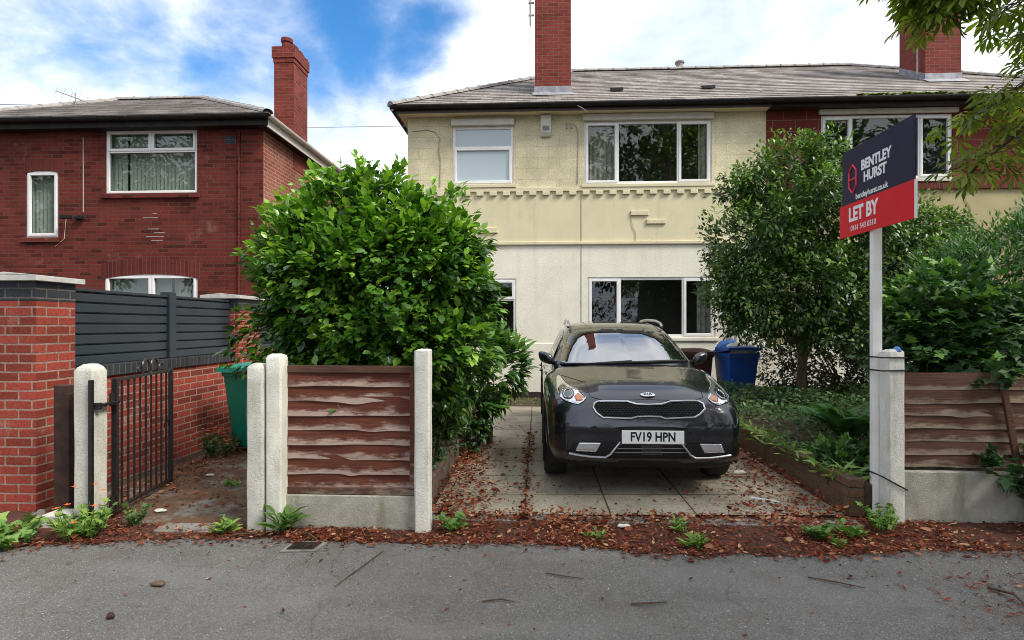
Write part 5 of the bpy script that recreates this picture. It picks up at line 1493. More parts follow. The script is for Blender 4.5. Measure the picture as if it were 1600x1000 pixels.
# ------------------------------------------------------------------ chestnut branch reaching in from the right
ct = thing('chestnut_tree', 'horse chestnut tree whose leafy branches hang over the agent board', 'tree', (5.2, 1.2, 0))
m = MB(); m.tube([(5.2, 1.2, -.1), (5.18, 1.2, 1.2), (5.2, 1.25, 3.0), (5.1, 1.35, 5.2), (4.9, 1.5, 8.0)], [.30, .24, .21, .17, .08], 14); m.build('trunk', 'bark', ct, smooth=True)
PALM = []
def branch(pts, rad, leaf_from=.25, dens=6.0, droop=.25, size=(.085, .15)):
    pts = [Vector(p) for p in pts]
    # smooth the path
    q = []
    for i in range(len(pts) - 1):
        p0, p1, p2, p3 = pts[max(i - 1, 0)], pts[i], pts[i + 1], pts[min(i + 2, len(pts) - 1)]
        for k in range(6):
            t_ = k / 6
            q.append(.5 * ((2 * p1) + (p2 - p0) * t_ + (2 * p0 - 5 * p1 + 4 * p2 - p3) * t_ ** 2 + (3 * p1 - p0 - 3 * p2 + p3) * t_ ** 3))
    q.append(pts[-1])
    m = MB(); m.tube(q, [rad * (1 - .85 * i / (len(q) - 1)) for i in range(len(q))], 7); m.build('branch', 'bark', ct, smooth=True)
    L = sum((a - b).length for a, b in zip(q, q[1:]))
    n = int(L * dens * (1 - leaf_from) * 1.0) + 2
    st = MB()
    for k in range(n):
        f = leaf_from + (1 - leaf_from) * (k + .5 * rng.random()) / n
        i = min(int(f * (len(q) - 1)), len(q) - 2)
        p = q[i]; t_ = (q[i + 1] - q[i]).normalized()
        a = rng.random() * 6.283
        d = (t_ * .4 + Vector((math.cos(a), math.sin(a), rng.uniform(-.5, .6)))).normalized()
        e = p + d * rng.uniform(.08, .20)
        st.tube([p, p.lerp(e, .5) + Vector((0, 0, .012)), e], .0025, 5)
        PALM.append((e, (d + Vector((0, 0, -droop - .4 * rng.random()))).normalized(), rng.uniform(*size), min(1, max(0, rng.normal(.45, .22)))))
    st.build('leaf_stalk', 'twig', ct)['kind'] = 'stuff'
limb = [((4.8, 1.8, 5.4), (4.2, 3.0, 4.5), (3.6, 3.7, 3.95), (3.15, 3.9, 3.62)),
        ((4.6, 2.0, 5.6), (3.6, 3.0, 4.4), (3.0, 3.5, 3.85), (2.62, 3.65, 3.52)),
        ((4.4, 2.2, 5.2), (3.3, 3.2, 4.2), (2.78, 3.55, 3.80), (2.45, 3.65, 3.66)),
        ((4.95, 1.4, 6.2), (4.3, 2.4, 5.2), (3.5, 3.2, 4.2), (2.95, 3.55, 3.80), (2.55, 3.7, 3.52)),
        ((4.6, 2.0, 5.6), (3.6, 3.1, 4.6), (2.95, 3.6, 4.05), (2.45, 3.9, 3.78)),
        ((5.0, 1.4, 5.4), (4.2, 2.7, 4.0), (3.55, 3.5, 3.2), (3.15, 3.75, 2.75), (2.92, 3.85, 2.52)),
        ((5.0, 1.4, 5.4), (4.3, 2.8, 4.3), (3.7, 3.6, 3.55), (3.3, 3.8, 3.15), (2.95, 3.9, 2.9)),
        ((4.2, 2.4, 5.2), (3.3, 3.3, 4.6), (2.6, 3.7, 4.15), (2.28, 3.85, 3.95)),
        ((5.0, 1.4, 5.0), (4.5, 3.0, 3.9), (4.1, 3.8, 3.45), (3.75, 4.1, 3.15)),
        ((5.1, 1.35, 4.0), (4.6, 2.8, 2.9), (4.0, 3.6, 2.35), (3.5, 3.9, 2.18)),
        ((4.8, 1.7, 5.8), (4.0, 3.0, 4.9), (3.3, 3.6, 4.3), (2.75, 3.75, 4.05), (2.55, 3.8, 3.72)),
        ((5.0, 1.5, 5.6), (4.4, 3.2, 4.6), (3.9, 3.9, 4.0), (3.55, 4.2, 3.6))]
dn = [(50, .4), (66, .42), (66, .42), (50, .42), (46, .45), (36, .58), (34, .58), (14, .76), (36, .45), (10, .88), (48, .42), (60, .36)]
for l, (d_, lf) in zip(limb, dn): branch(l, .028, lf, d_)
leaves_obj('foliage', 'chestnut leaf', LEAF_PALM, np.array([p[0] for p in PALM]), np.array([p[1] for p in PALM]), np.array([0, 0, 1.]) + rng.normal(size=(len(PALM), 3)) * .35, np.array([p[2] for p in PALM]), np.array([p[3] for p in PALM]), ct)
# high crown of the chestnut above the frame, and trees across the street (they show as reflections)
foliage('crown', 'chestnut leaf', LEAF_OVAL, [((6.8, -.8, 8.2), (2.0, 1.8, 1.8)), ((8.0, .2, 7.0), (1.8, 1.6, 1.5))], 420, 7, .26, .5, ct, zmin=4.5, young=.2)
for i, (x, y, h, r_, lab) in enumerate([(6.5, -12.0, 15.0, 4.4, 'tall street tree across the road, nearest the agent board in reflections'), (-19.5, -12.0, 15.0, 5.2, 'wide street tree across the road, reflected in the brick house windows'),
                                        (15.0, -12.5, 15.5, 5.0, 'street tree across the road, reflected beside the agent board'), (24.5, -12.0, 14.5, 5.0, 'street tree across the road, farthest right in reflections'),
                                        (-29.5, -12.0, 14.5, 5.0, 'street tree across the road, farthest left in reflections')]):
    s_ = thing('street_tree', lab, 'tree', (x, y, -.12), 'street trees across the road')
    foliage('crown', 'tree leaf', LEAF_OVAL, [((x, y, h * .62), (r_, r_, h * .36)), ((x - r_ * .5, y, h * .5), (r_ * .6, r_ * .6, h * .22)), ((x + r_ * .5, y + .3, h * .72), (r_ * .6, r_ * .6, h * .2))], 1100, 8, .42, .8, s_, zmin=1.8, young=.25, core=.3)
    m = MB(); m.tube([(x, y, -.2), (x + .1, y, h * .3), (x, y + .1, h * .7)], [.32, .25, .08], 10); m.build('trunk', 'bark', s_, smooth=True)
hd = thing('street_hedge', 'dark hedge across the road, low in the window reflections', 'hedge', (4, -8.2, -.1))
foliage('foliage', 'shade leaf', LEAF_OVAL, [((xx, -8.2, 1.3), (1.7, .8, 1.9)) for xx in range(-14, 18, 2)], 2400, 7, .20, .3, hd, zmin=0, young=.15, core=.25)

# ------------------------------------------------------------------ dead leaves, twigs, litter
def scatter(n, size, T, mat, fn, name, label, tone, wid=None, flatn=.35, lift=.012):
    P = []
    while len(P) < n:
        p = fn()
        if p is not None: P.append(p)
    P = np.array(P); a = rng.random(n) * 6.283
    A = np.c_[np.cos(a), np.sin(a), rng.normal(0, .14, n)]
    P[:, 2] += rng.random(n) * lift
    o = leaves_obj(name, mat, T, P, A, np.array([0, 0, 1.]) + rng.normal(size=(n, 3)) * flatn, size * (.45 + 1.3 * rng.random(n) ** 1.6), np.clip(rng.normal(tone[0], tone[1], n), 0, 1), wid=wid)
    tag(o, label, None, kind='stuff'); return o

def d_strip():
    x = rng.uniform(-3.9, 4.2); f, b = front_edge(x), back_edge(x)
    y = rng.uniform(f - .02, b + .05)
    k = .45 if x < -.9 else 1.0
    k *= .55 + .45 * math.sin(x * 2.1 + 1.0) * math.sin(x * 5.3)
    return (x, y, .012) if rng.random() < k else None
def d_drive():
    r_ = rng.random()
    if r_ < .34:                                     # heap along the left edging
        y = rng.uniform(4.2, 7.2); x = -.86 + abs(rng.normal(0, .26)) * (1.25 - (y - 4.2) / 3.6)
        return (x, y, .016 + .05 * max(0, 1 - (x + .86) / .4) * rng.random())
    if r_ < .72:                                     # heap along the right wall
        y = rng.uniform(4.25, 7.8); x = 2.42 - abs(rng.normal(0, .33))
        if y < 5: x = 2.42 - abs(rng.normal(0, .55))
        return (x, y, .016 + .06 * max(0, 1 - (2.42 - x) / .5) * rng.random())
    if r_ < .92:                                     # front of the flags
        x = rng.uniform(-.8, 2.4); y = 4.16 + abs(rng.normal(0, .11)) * (1.6 if x > 1.5 else .8)
        return (x, y, .014)
    x = rng.normal(-.10, .03); y = rng.uniform(4.2, 7.6)                          # along the joint
    return (x, y, .012)
def d_path():
    r_ = rng.random()
    if r_ < .6:
        y = rng.uniform(4.0, 7.0); x = -3.80 + abs(rng.normal(0, .32)); return (x, y, .012)
    x, y = rng.uniform(-3.7, -2.15), rng.uniform(4.2, 8.5); return (x, y, .010)
def d_pave():
    x, y = rng.uniform(-4, 4.2), 3.7 - abs(rng.normal(0, .55))
    return (x, y, .006) if y > 1.5 else None
def d_corner():
    x, y = rng.normal(2.75, .30), rng.normal(3.0, .25)
    return (x, y, .006) if y < 3.7 else None
def d_sparse():
    x, y = rng.uniform(-.8, 2.4), rng.uniform(4.3, 8.5)
    return (x, y, .012)

def litter(nm, *a):
    return scatter(*a)
scatter(6500, .028, LEAF_DEAD, 'dead leaf', d_strip, 'leaf_litter', 'brown leaf litter along the back of the pavement', (.42, .27))
scatter(6500, .034, LEAF_THIN, 'dead leaf', d_strip, 'leaf_litter', 'fine brown needles and leaf scraps along the back of the pavement', (.30, .18))
scatter(5600, .036, LEAF_DEAD, 'dead leaf', d_drive, 'leaf_litter', 'heaps of red brown leaves along both driveway edges', (.44, .25), None, .6, .03)
scatter(2200, .032, LEAF_DEAD, 'dead leaf', d_path, 'leaf_litter', 'fallen leaves on the garden path', (.42, .22))
scatter(800, .026, LEAF_DEAD, 'dead leaf', d_sparse, 'leaf_litter', 'scattered leaf scraps on the driveway flags', (.25, .2))
scatter(330, .022, LEAF_DEAD, 'dead leaf', d_pave, 'leaf_litter', 'small dark leaf scraps scattered over the pavement', (.18, .22))
scatter(420, .05, LEAF_THIN, 'dead leaf', d_corner, 'leaf_litter', 'drift of brown needles on the pavement at the right', (.38, .12))

def d_edge():
    x = rng.uniform(-3.9, 4.2); return (x, front_edge(x) + rng.normal(-.02, .05), .008)
scatter(1500, .030, LEAF_DEAD, 'dead leaf', d_edge, 'leaf_litter', 'leaf scraps straying over the pavement edge', (.36, .25))
scatter(150, .055, LEAF_DEAD, 'dead leaf', d_strip, 'leaf_litter', 'larger curled leaves lying on the litter', (.45, .28), None, .7, .03)
scatter(150, .055, LEAF_DEAD, 'dead leaf', d_drive, 'leaf_litter', 'larger curled leaves lying in the driveway heaps', (.45, .28), None, .7, .05)

def twig(pts, r_, label):
    pts = [Vector(p) for p in pts]
    o = MB().tube(pts, [r_] * (len(pts) - 1) + [r_ * .5], 6).build('twig', 'twig', smooth=True); tag(o, label, 'twig', 'twigs on the pavement')
twig([(.50, 2.94, .008), (.58, 2.93, .018), (.70, 2.97, .008)], .005, 'short twig on the pavement, nearest below the car')
twig([(2.56, 3.22, .008), (2.60, 3.10, .03), (2.585, 2.98, .008)], .008, 'pale upright twig beside the needle drift on the pavement')
twig([(2.62, 2.96, .008), (2.85, 2.86, .015), (3.1, 2.80, .008)], .006, 'long brown twig under the pale upright twig')
twig([(1.75, 2.60, .008), (1.85, 2.63, .015), (1.98, 2.60, .01)], .006, 'forked brown twig at the bottom right of the pavement')
twig([(-1.02, 3.55, .008), (-1.10, 3.25, .010), (-1.16, 3.05, .008)], .004, 'thin straight twig on the pavement below the small panel')
twig([(-.30, 2.93, .008), (-.2, 2.95, .012), (-.12, 2.93, .008)], .004, 'small bent twig at the bottom centre of the pavement')
twig([(-1.20, 3.78, .01), (-1.05, 3.80, .06), (-.92, 3.74, .01)], .006, 'curved dry stalk at the foot of the square pale post')
twig([(-1.72, 3.80, .02), (-1.60, 3.74, .04), (-1.48, 3.66, .01)], .006, 'dry stalk lying by the metal cover')
twig([(-1.95, 3.78, .02), (-2.10, 3.74, .03), (-2.24, 3.68, .01)], .006, 'dry stalk lying below the rough grey post')
twig([(.05, 3.28, .008), (.15, 3.24, .012), (.27, 3.22, .008)], .004, 'straight twig on the pavement left of the bright weed tuft')
twig([(1.60, 3.30, .008), (1.72, 3.24, .012), (1.86, 3.18, .008)], .004, 'thin twig on the pavement between bright weed tuft and needle drift')
# white petals / paper flecks
m = MB()
for k in range(70):
    x, y = rng.uniform(-3.8, 3.6), rng.uniform(2.0, 3.6); s = rng.uniform(.004, .011); a = rng.random() * 6.28
    c, d = math.cos(a) * s, math.sin(a) * s
    m.add([(x - c, y - d, .006), (x + d * .5, y - c * .5, .007), (x + c, y + d, .009), (x - d * .5, y + c * .5, .007)], [(0, 1, 2, 3)])
o = m.build('petals', 'stone cap', normals=False); tag(o, 'pale petals and flecks scattered over the pavement', kind='stuff')
o = MB().prism([(1.80, 4.69), (1.99, 4.58), (2.0, 4.60), (1.81, 4.715)], .03, .045, axis='z').build('plastic_strip', 'white plastic', bevel=.003); tag(o, 'white plastic strip lying on the driveway by the leaf heap', 'strip')
sack('paper_scrap', 'crumpled white paper in the leaves beside the car', 'paper', (1.98, 5.45, .05), (.06, .035, .02), 'white film', 12)
sack('paper_scrap', 'crumpled pale wrapper on the ground at the foot of the open gate', 'paper', (-3.02, 4.22, .016), (.05, .03, .012), 'white film', 14)
sack('paper_scrap', 'pale crumpled paper on the litter in front of the driveway', 'paper', (.63, 4.02, .03), (.045, .025, .012), 'white film', 15)
sack('paper_scrap', 'small pale wrapper on the path before the flowering weed', 'paper', (-3.25, 5.25, .014), (.04, .03, .010), 'white film', 16)
sack('dead_leaf_ball', 'curled brown leaf lying alone on the left of the pavement', 'leaf', (-2.18, 3.03, .014), (.04, .025, .012), 'timber edging', 17)
sack('dead_leaf_ball', 'dark crumpled leaf on the pavement nearest the bottom left', 'leaf', (-2.18, 2.68, .014), (.018, .016, .016), 'old timber stub', 18)
# stopcock cover
t = thing('metal_cover', 'small metal stopcock cover in the pavement below the small panel', 'cover', (-1.56, 3.60, 0))
m = MB(); m.prism([(-1.70, 3.51), (-1.46, 3.53), (-1.44, 3.69), (-1.68, 3.68)], .001, .010, axis='z'); m.build('frame', 'kerb stone', t, bevel=.003)
m = MB(); m.prism([(-1.67, 3.535), (-1.49, 3.55), (-1.475, 3.665), (-1.655, 3.66)], .0102, .014, axis='z')
for k in range(4): m.box(-1.64 + k * .04, -1.62 + k * .04, 3.56, 3.64, .0142, .017)
m.build('lid', 'black iron', t)

# ------------------------------------------------------------------ the car
CX, CY = 0.955, 4.68
car = thing('parked_car', 'dark grey crossover car parked nose out on the driveway', 'car', (CX, CY, 0))
def lerp_tab(tab, y):
    ys = [t[0] for t in tab]
    if y <= ys[0]: return tab[0][1:]
    for a, b in zip(tab, tab[1:]):
        if a[0] <= y <= b[0]:
            f = (y - a[0]) / (b[0] - a[0]); return tuple(p + (q - p) * f for p, q in zip(a[1:], b[1:]))
    return tab[-1][1:]
BODY = [(0.0, .46, .40, .60, 2.6), (.012, .59, .345, .68, 2.8), (.04, .70, .30, .765, 3.0), (.08, .757, .27, .83, 3.2), (.14, .80, .25, .875, 3.4), (.22, .832, .24, .912, 3.6), (.34, .858, .23, .945, 3.9),
        (.50, .876, .22, .972, 4.2), (.70, .888, .205, 1.005, 4.5), (.95, .902, .18, 1.05, 4.8), (1.12, .902, .18, 1.078, 5), (1.3, .902, .18, 1.07, 5), (2.0, .902, .18, 1.05, 5), (3.4, .902, .19, 1.07, 5),
        (3.9, .895, .21, 1.09, 4.6), (4.15, .865, .26, 1.07, 4), (4.28, .81, .32, 1.03, 3.4), (4.34, .7, .40, .95, 3), (4.355, .5, .5, .85, 2.6)]
ys = [0, .006, .012, .025, .04, .06, .08, .11, .14, .18, .22, .28, .34, .42, .5, .6, .7, .82, .95, 1.04, 1.12, 1.3, 1.6, 2.0, 2.5, 3.0, 3.4, 3.7, 3.9, 4.05, 4.15, 4.22, 4.28, 4.32, 4.34, 4.355]
NR = 56
rings = []
for y in ys:
    W_, zB, zH, n0_ = lerp_tab(BODY, y)
    zc, hz = (zB + zH) / 2, (zH - zB) / 2
    r_ = []
    for k in range(NR):
        a = 2 * math.pi * k / NR
        ca, sa = math.cos(a), math.sin(a)
        n_ = (n0_ if sa > 0 else n0_ + 2.2)
        x = W_ * math.copysign(abs(ca) ** (2 / n_), ca); z = zc + hz * math.copysign(abs(sa) ** (2 / n_), sa)
        # bonnet: raised centre between two creases
        if sa > 0 and .16 < y < 1.14:
            k_ = min(1, (y - .16) / .25) * min(1, (1.16 - y) / .1)
            cr = .50 - .10 * (1.12 - y)
            s_ = max(0, min(1, (cr + .05 - abs(x)) / .10)); s_ = s_ * s_ * (3 - 2 * s_)
            z += .020 * k_ * s_ * max(0, sa)
        # crease across the bumper below the grille
        yo = -.020 * math.exp(-((z - .632) / .032) ** 2) * max(0, 1 - y / .30) if y < .3 else 0.0
        # waist along the doors: shoulder line and hollow
        if .9 < y < 4.0 and abs(ca) > .5:
            z_ = z
            x *= 1 - .018 * math.exp(-((z_ - .62) / .13) ** 2) + .006 * math.exp(-((z_ - .92) / .05) ** 2)
        r_.append((CX + x, CY + y + yo, z))
    rings.append(r_)
m = MB()
V = [p for r_ in rings for p in r_]
F = [(i * NR + k, i * NR + (k + 1) % NR, (i + 1) * NR + (k + 1) % NR, (i + 1) * NR + k) for i in range(len(ys) - 1) for k in range(NR)]
F += [tuple(range(NR - 1, -1, -1)), tuple((len(ys) - 1) * NR + k for k in range(NR))]
m.add(V, F)
for i, f in enumerate(m.f):
    if sum(m.v[j][2] for j in f) / len(f) < .335: m.mi[i] = 1
body_bvh = BVHTree.FromPolygons([Vector(p) for p in m.v], m.f)
body = m.build('body', ['dark grey paint', 'black plastic'], car, smooth='all')
# wheel wells cut out of the shell
AX = (.875, 3.575); WR = .335
cut = MB()
for ax in AX:
    for sx in (-1, 1): cut.lathe([(.375, sx * .62), (.375, sx * 1.1)], (CX, CY + ax, WR), axis='x', n=36)
cutter = cut.build('wheel_well', 'black plastic')
md = body.modifiers.new('wells', 'BOOLEAN'); md.operation = 'DIFFERENCE'; md.object = cutter; md.solver = 'EXACT'
dg = bpy.context.evaluated_depsgraph_get()
nm = bpy.data.meshes.new_from_object(body.evaluated_get(dg))
body.modifiers.remove(md)
body.data = nm
bpy.data.objects.remove(cutter)
for p_ in body.data.polygons: p_.use_smooth = True
body.data.set_sharp_from_angle(angle=R(35))

# cabin: stacked footprints
CAB = [(1.00, .93, 4.12, .815), (1.07, 1.03, 4.08, .795), (1.12, 1.12, 4.02, .775), (1.20, 1.26, 3.95, .738), (1.28, 1.41, 3.88, .70), (1.36, 1.575, 3.80, .660), (1.42, 1.715, 3.72, .625), (1.462, 1.835, 3.64, .595), (1.495, 1.97, 3.56, .560), (1.525, 2.20, 3.45, .49), (1.545, 2.50, 3.3, .36), (1.553, 2.8, 3.15, .18)]
NC = 64; rings = []
for (z, yf, yr, hw) in CAB:
    r_ = []
    for k in range(NC):
        a = 2 * math.pi * k / NC; ca, sa = math.cos(a), math.sin(a)
        n_ = 5.5
        x = hw * math.copysign(abs(ca) ** (2 / n_), ca)
        yy = (yf + yr) / 2 + (yr - yf) / 2 * math.copysign(abs(sa) ** (2 / n_), sa)
        if sa < 0: yy += .16 * (x / hw) ** 2 * max(0, min(1, (-sa) * 1.4))
        r_.append((CX + x, CY + yy, z))
    rings.append(r_)
m = MB()
m.add([p for r_ in rings for p in r_], [(i * NC + k, i * NC + (k + 1) % NC, (i + 1) * NC + (k + 1) % NC, (i + 1) * NC + k) for i in range(len(CAB) - 1) for k in range(NC)] + [tuple((len(CAB) - 1) * NC + k for k in range(NC))])
cab_bvh = BVHTree.FromPolygons([Vector(p) for p in m.v], m.f)
cabin = m.build('roof', 'dark grey paint', car, smooth='all')
O = Vector((0, 0, 1.5)); s27, c27 = math.sin(R(2.7)), math.cos(R(2.7))


def front(zx, zy, bvh, est):
    """point on the shell that a measured front-view position falls on (measurements are taken in a 3.573x front-view drawing)"""
    u, v = 830 + zx / 3.573, 480 + zy / 3.573
    a = (u - 800) / 850; d = Vector((-s27 + a * c27, c27 + a * s27, -(v - 508) / 850)).normalized()
    h = bvh.ray_cast(O, d)
    if h[0] is not None: return h[0], h[1], d
    q = O + d * est; h = bvh.find_nearest(q)
    return h[0], h[1], d


def patch_mesh(name, outline, mat, parent, bvh=body_bvh, est=4.9, off=.004, step=9, thick=.012, mirror=False, mi=None, smooth='all'):
    """panel that follows the shell inside an outline"""
    n = len(outline)
    dense = []
    for i in range(n):
        a, b = outline[i], outline[(i + 1) % n]; L = math.hypot(b[0] - a[0], b[1] - a[1]); k = max(1, int(L / step))
        dense += [(a[0] + (b[0] - a[0]) * j / k, a[1] + (b[1] - a[1]) * j / k) for j in range(k)]
    def inside(x, y):
        c = False
        for i in range(n):
            (x1, y1), (x2, y2) = outline[i], outline[(i + 1) % n]
            if (y1 > y) != (y2 > y) and x < (x2 - x1) * (y - y1) / (y2 - y1) + x1: c = not c
        return c
    xs_, ys_ = [p[0] for p in outline], [p[1] for p in outline]
    pts = [Vector(p) for p in dense]; nb = len(pts)
    y = min(ys_) + step / 2
    while y < max(ys_):
        x = min(xs_) + step / 2
        while x < max(xs_):
            if inside(x, y) and min((x - p[0]) ** 2 + (y - p[1]) ** 2 for p in dense) > (step * .45) ** 2: pts.append(Vector((x, y)))
            x += step
        y += step
    vs, _, fs, *_ = delaunay_2d_cdt(pts, [(i, (i + 1) % nb) for i in range(nb)], [], 1, 1e-4)
    V = []
    for p in vs:
        h, nn, d = front(p.x, p.y, bvh, est)
        if nn.dot(d) > 0: nn = -nn
        V.append(h + nn * off)
    m = MB(); F = [tuple(f) for f in fs]
    # rim back into the shell
    cnt = {}
    for f in F:
        for i in range(len(f)):
            e = (f[i], f[(i + 1) % len(f)]); cnt[tuple(sorted(e))] = cnt.get(tuple(sorted(e)), 0) + 1
    if mirror: V = [Vector((2 * CX - p.x, p.y, p.z)) for p in V]
    b = len(V); V2 = V + [p + Vector((0, thick, 0)) for p in V]
    F2 = F + [(e[0], e[1], b + e[1], b + e[0]) for e, c in cnt.items() if c == 1]
    m.add(V2, F2)
    return m.build(name, mat, parent, smooth=smooth)


def strip(pts2, bvh=body_bvh, off=.006, est=4.9, step=6, mirror=False, closed=False):
    out = []
    P2 = list(pts2) + ([pts2[0]] if closed else [])
    for a, b in zip(P2, P2[1:]):
        L = math.hypot(b[0] - a[0], b[1] - a[1]); k = max(1, int(L / step))
        for j in range(k):
            h, nn, d = front(a[0] + (b[0] - a[0]) * j / k, a[1] + (b[1] - a[1]) * j / k, bvh, est)
            if nn.dot(d) > 0: nn = -nn
            out.append(h + nn * off)
    h, nn, d = front(*P2[-1], bvh, est)
    if nn.dot(d) > 0: nn = -nn
    out.append(h + nn * off)
    if mirror: out = [Vector((2 * CX - p.x, p.y, p.z)) for p in out]
    return out


# windscreen and side glass
ws = [(160, 318), (172, 235), (190, 150), (225, 136), (330, 122), (470, 117), (620, 121), (715, 134), (750, 155), (805, 220), (868, 300), (780, 306), (620, 311), (460, 315), (300, 320)]
wsp = patch_mesh('windscreen', ws, 'car glass', car, cab_bvh, 6.2, .003, 14, .004)
m = MB(); m.tube(strip([(165, 321), (300, 322), (470, 316), (640, 312), (865, 303)], cab_bvh, .012, 5.9, 20), .012, 6); m.build('cowl', 'black plastic', wsp)
m = MB()
for pl in ([(365, 318), (430, 314), (560, 306)], [(560, 312), (650, 309), (800, 302)]): m.tube(strip(pl, cab_bvh, .016, 5.9, 20), .008, 6)
m.build('wiper', 'black plastic', wsp)
for sx in (-1, 1):
    m = MB()
    # side windows follow the cabin side: sample by casting inward
    def sidep(y, z, off=.004):
        h = cab_bvh.ray_cast(Vector((CX + sx * 2, CY + y, z)), Vector((-sx, 0, 0)))
        return h[0] + Vector((sx * off, 0, 0))
    for (ya, yb, za0, zb0, za1, zb1) in [(1.72, 2.36, 1.11, 1.29, 1.10, 1.44), (2.42, 3.08, 1.10, 1.44, 1.10, 1.45), (3.14, 3.72, 1.10, 1.44, 1.16, 1.40)]:
        us = np.linspace(0, 1, 7)
        m.grid(lambda u, v: tuple(sidep(ya + (yb - ya) * u, (za0 + (za1 - za0) * u) * (1 - v) + (zb0 + (zb1 - zb0) * u) * v)), us, us)
    m.build('side_window', 'car glass', car, smooth='all', normals=False)
    m = MB(); m.tube([tuple(sidep(y, 1.085, .012)) for y in np.linspace(1.6, 3.85, 12)], .008, 6); m.build('window_trim', 'satin silver', car, smooth=True)
    # roof rail
    rx = CX + sx * .555
    m = MB(); m.tube([(rx + sx * .022, CY + 2.10, 1.475), (rx + sx * .016, CY + 2.17, 1.522), (rx + sx * .006, CY + 2.38, 1.552), (rx, CY + 2.9, 1.568), (rx, CY + 3.3, 1.56), (rx, CY + 3.5, 1.52)], .0165, 8, squash=1.2)
    m.build('roof_rail', 'satin silver', car, smooth=True)
    # mirror
    mx_, mz_ = CX + .015 + sx * .875, 1.125
    m = MB()
    us = np.linspace(0, 2 * math.pi, 25); vs2 = np.linspace(.02, math.pi - .02, 13)
    def mf_(u, v): 
        n_ = .72
        x = math.copysign(abs(math.sin(v) * math.cos(u)) ** n_, math.cos(u)); y = math.copysign(abs(math.sin(v) * math.sin(u)) ** .9, math.sin(u)); z = math.copysign(abs(math.cos(v)) ** n_, math.cos(v))
        return (mx_ + sx * .012 * z + x * .085, CY + 1.60 + y * .07 + .03 * sx * x, mz_ + z * .068 - .02 * sx * x * -1)
    m.grid(mf_, us, vs2)
    mr = m.build('wing_mirror', 'dark grey paint', car, smooth='all')
    m = MB(); m.tube([(CX + sx * .72, CY + 1.62, 1.055), (CX + sx * .83, CY + 1.61, 1.085)], [.03, .025], 8); m.build('mirror_arm', 'black plastic', mr, smooth=True)
    # wheels
    for ax in AX:
        x_ = CX + sx * .785
        m = MB(); m.lathe([(.20, -.10), (.30, -.105), (.325, -.085), (.335, -.05), (.335, .05), (.325, .085), (.30, .105), (.20, .10)], (x_, CY + ax, WR), axis='x', n=40)
        wh = m.build('wheel', 'rubber', car, smooth=True)
        m = MB(); m.lathe([(.05, sx * .075), (.19, sx * .085), (.225, sx * .095), (.225, sx * .02), (.19, sx * .02)], (x_, CY + ax, WR), axis='x', n=32)
        for k in range(5):
            a = k * 2 * math.pi / 5
            m.tube([(x_ + sx * .09, CY + ax + .04 * math.cos(a), WR + .04 * math.sin(a)), (x_ + sx * .092, CY + ax + .21 * math.cos(a), WR + .21 * math.sin(a))], .026, 6)
        m.build('rim', 'satin silver', wh, smooth=True)
        m = MB(); m.tube([(CX + sx * (.893), CY + ax + .395 * math.cos(a), WR + .395 * math.sin(a)) for a in np.linspace(-.3, math.pi + .3, 26)], .015, 7)
        m.build('arch_trim', 'black plastic', car, smooth=True)
    # door gaps and handles
    m = MB()
    for yy in (1.35, 2.40, 3.30): m.tube([(CX + sx * .9005, CY + yy, z) for z in (.36, .60, .85, 1.02)], .004, 5)
    m.build('door_gap', 'black plastic', car)
    m = MB()
    for yy in (2.22, 3.1): m.tube([(CX + sx * .905, CY + yy - .10, .93), (CX + sx * .925, CY + yy - .06, .935), (CX + sx * .925, CY + yy + .06, .935), (CX + sx * .905, CY + yy + .10, .935)], .011, 8)
    m.build('door_handle', 'dark grey paint', car, smooth=True)

# bonnet shut lines
m = MB()
m.tube(strip([(152, 375), (300, 420), (330, 500), (400, 520), (657, 516)], body_bvh, .0008, 4.9, 10), .0028, 5)
m.tube(strip([(152, 375), (300, 420), (330, 500), (400, 520), (657, 516)], body_bvh, .0008, 4.9, 10, mirror=True), .0028, 5)
m.build('bonnet_gap', 'black plastic', car)
m = MB()
for mir in (False, True): m.tube(strip([(196, 531), (140, 556), (108, 600), (96, 660)], body_bvh, .0008, 5.0, 8, mirror=mir), .0028, 5)
m.build('bumper_gap', 'black plastic', car)
# headlights, both sides
HL = [(142, 392), (150, 372), (166, 384), (196, 424), (262, 462), (304, 508), (290, 526), (262, 542), (195, 528), (160, 502), (142, 455)]
for mir in (False, True):
    hl = patch_mesh('headlight', HL, 'lamp lens', car, est=5.1, off=.005, step=9, thick=.02, mirror=mir)
    m = MB(); m.tube(strip(HL, off=.006, step=6, mirror=mir, closed=True), .0045, 6); m.build('chrome_edge', 'chrome', hl, smooth=True)
    cy_ = [(207 + 34 * math.cos(a), 484 + 32 * math.sin(a)) for a in np.linspace(0, 2 * math.pi, 18)[:-1]]
    patch_mesh('projector', cy_, 'lamp dark', hl, off=.008, step=8, thick=.01, mirror=mir)
    m = MB(); m.tube(strip([(207 + 24 * math.cos(a), 484 + 23 * math.sin(a)) for a in np.linspace(0, 2 * math.pi, 18)[:-1]], off=.010, mirror=mir, closed=True), .0035, 6); m.build('projector_ring', 'chrome', hl, smooth=True)
    patch_mesh('indicator', [(240, 500), (262, 480), (298, 508), (286, 522), (255, 528)], 'lamp amber', hl, off=.007, step=8, thick=.01, mirror=mir)
    patch_mesh('bezel', [(176, 425), (200, 446), (170, 470), (160, 500), (150, 450)], 'lamp dark', hl, off=.006, step=8, thick=.01, mirror=mir)

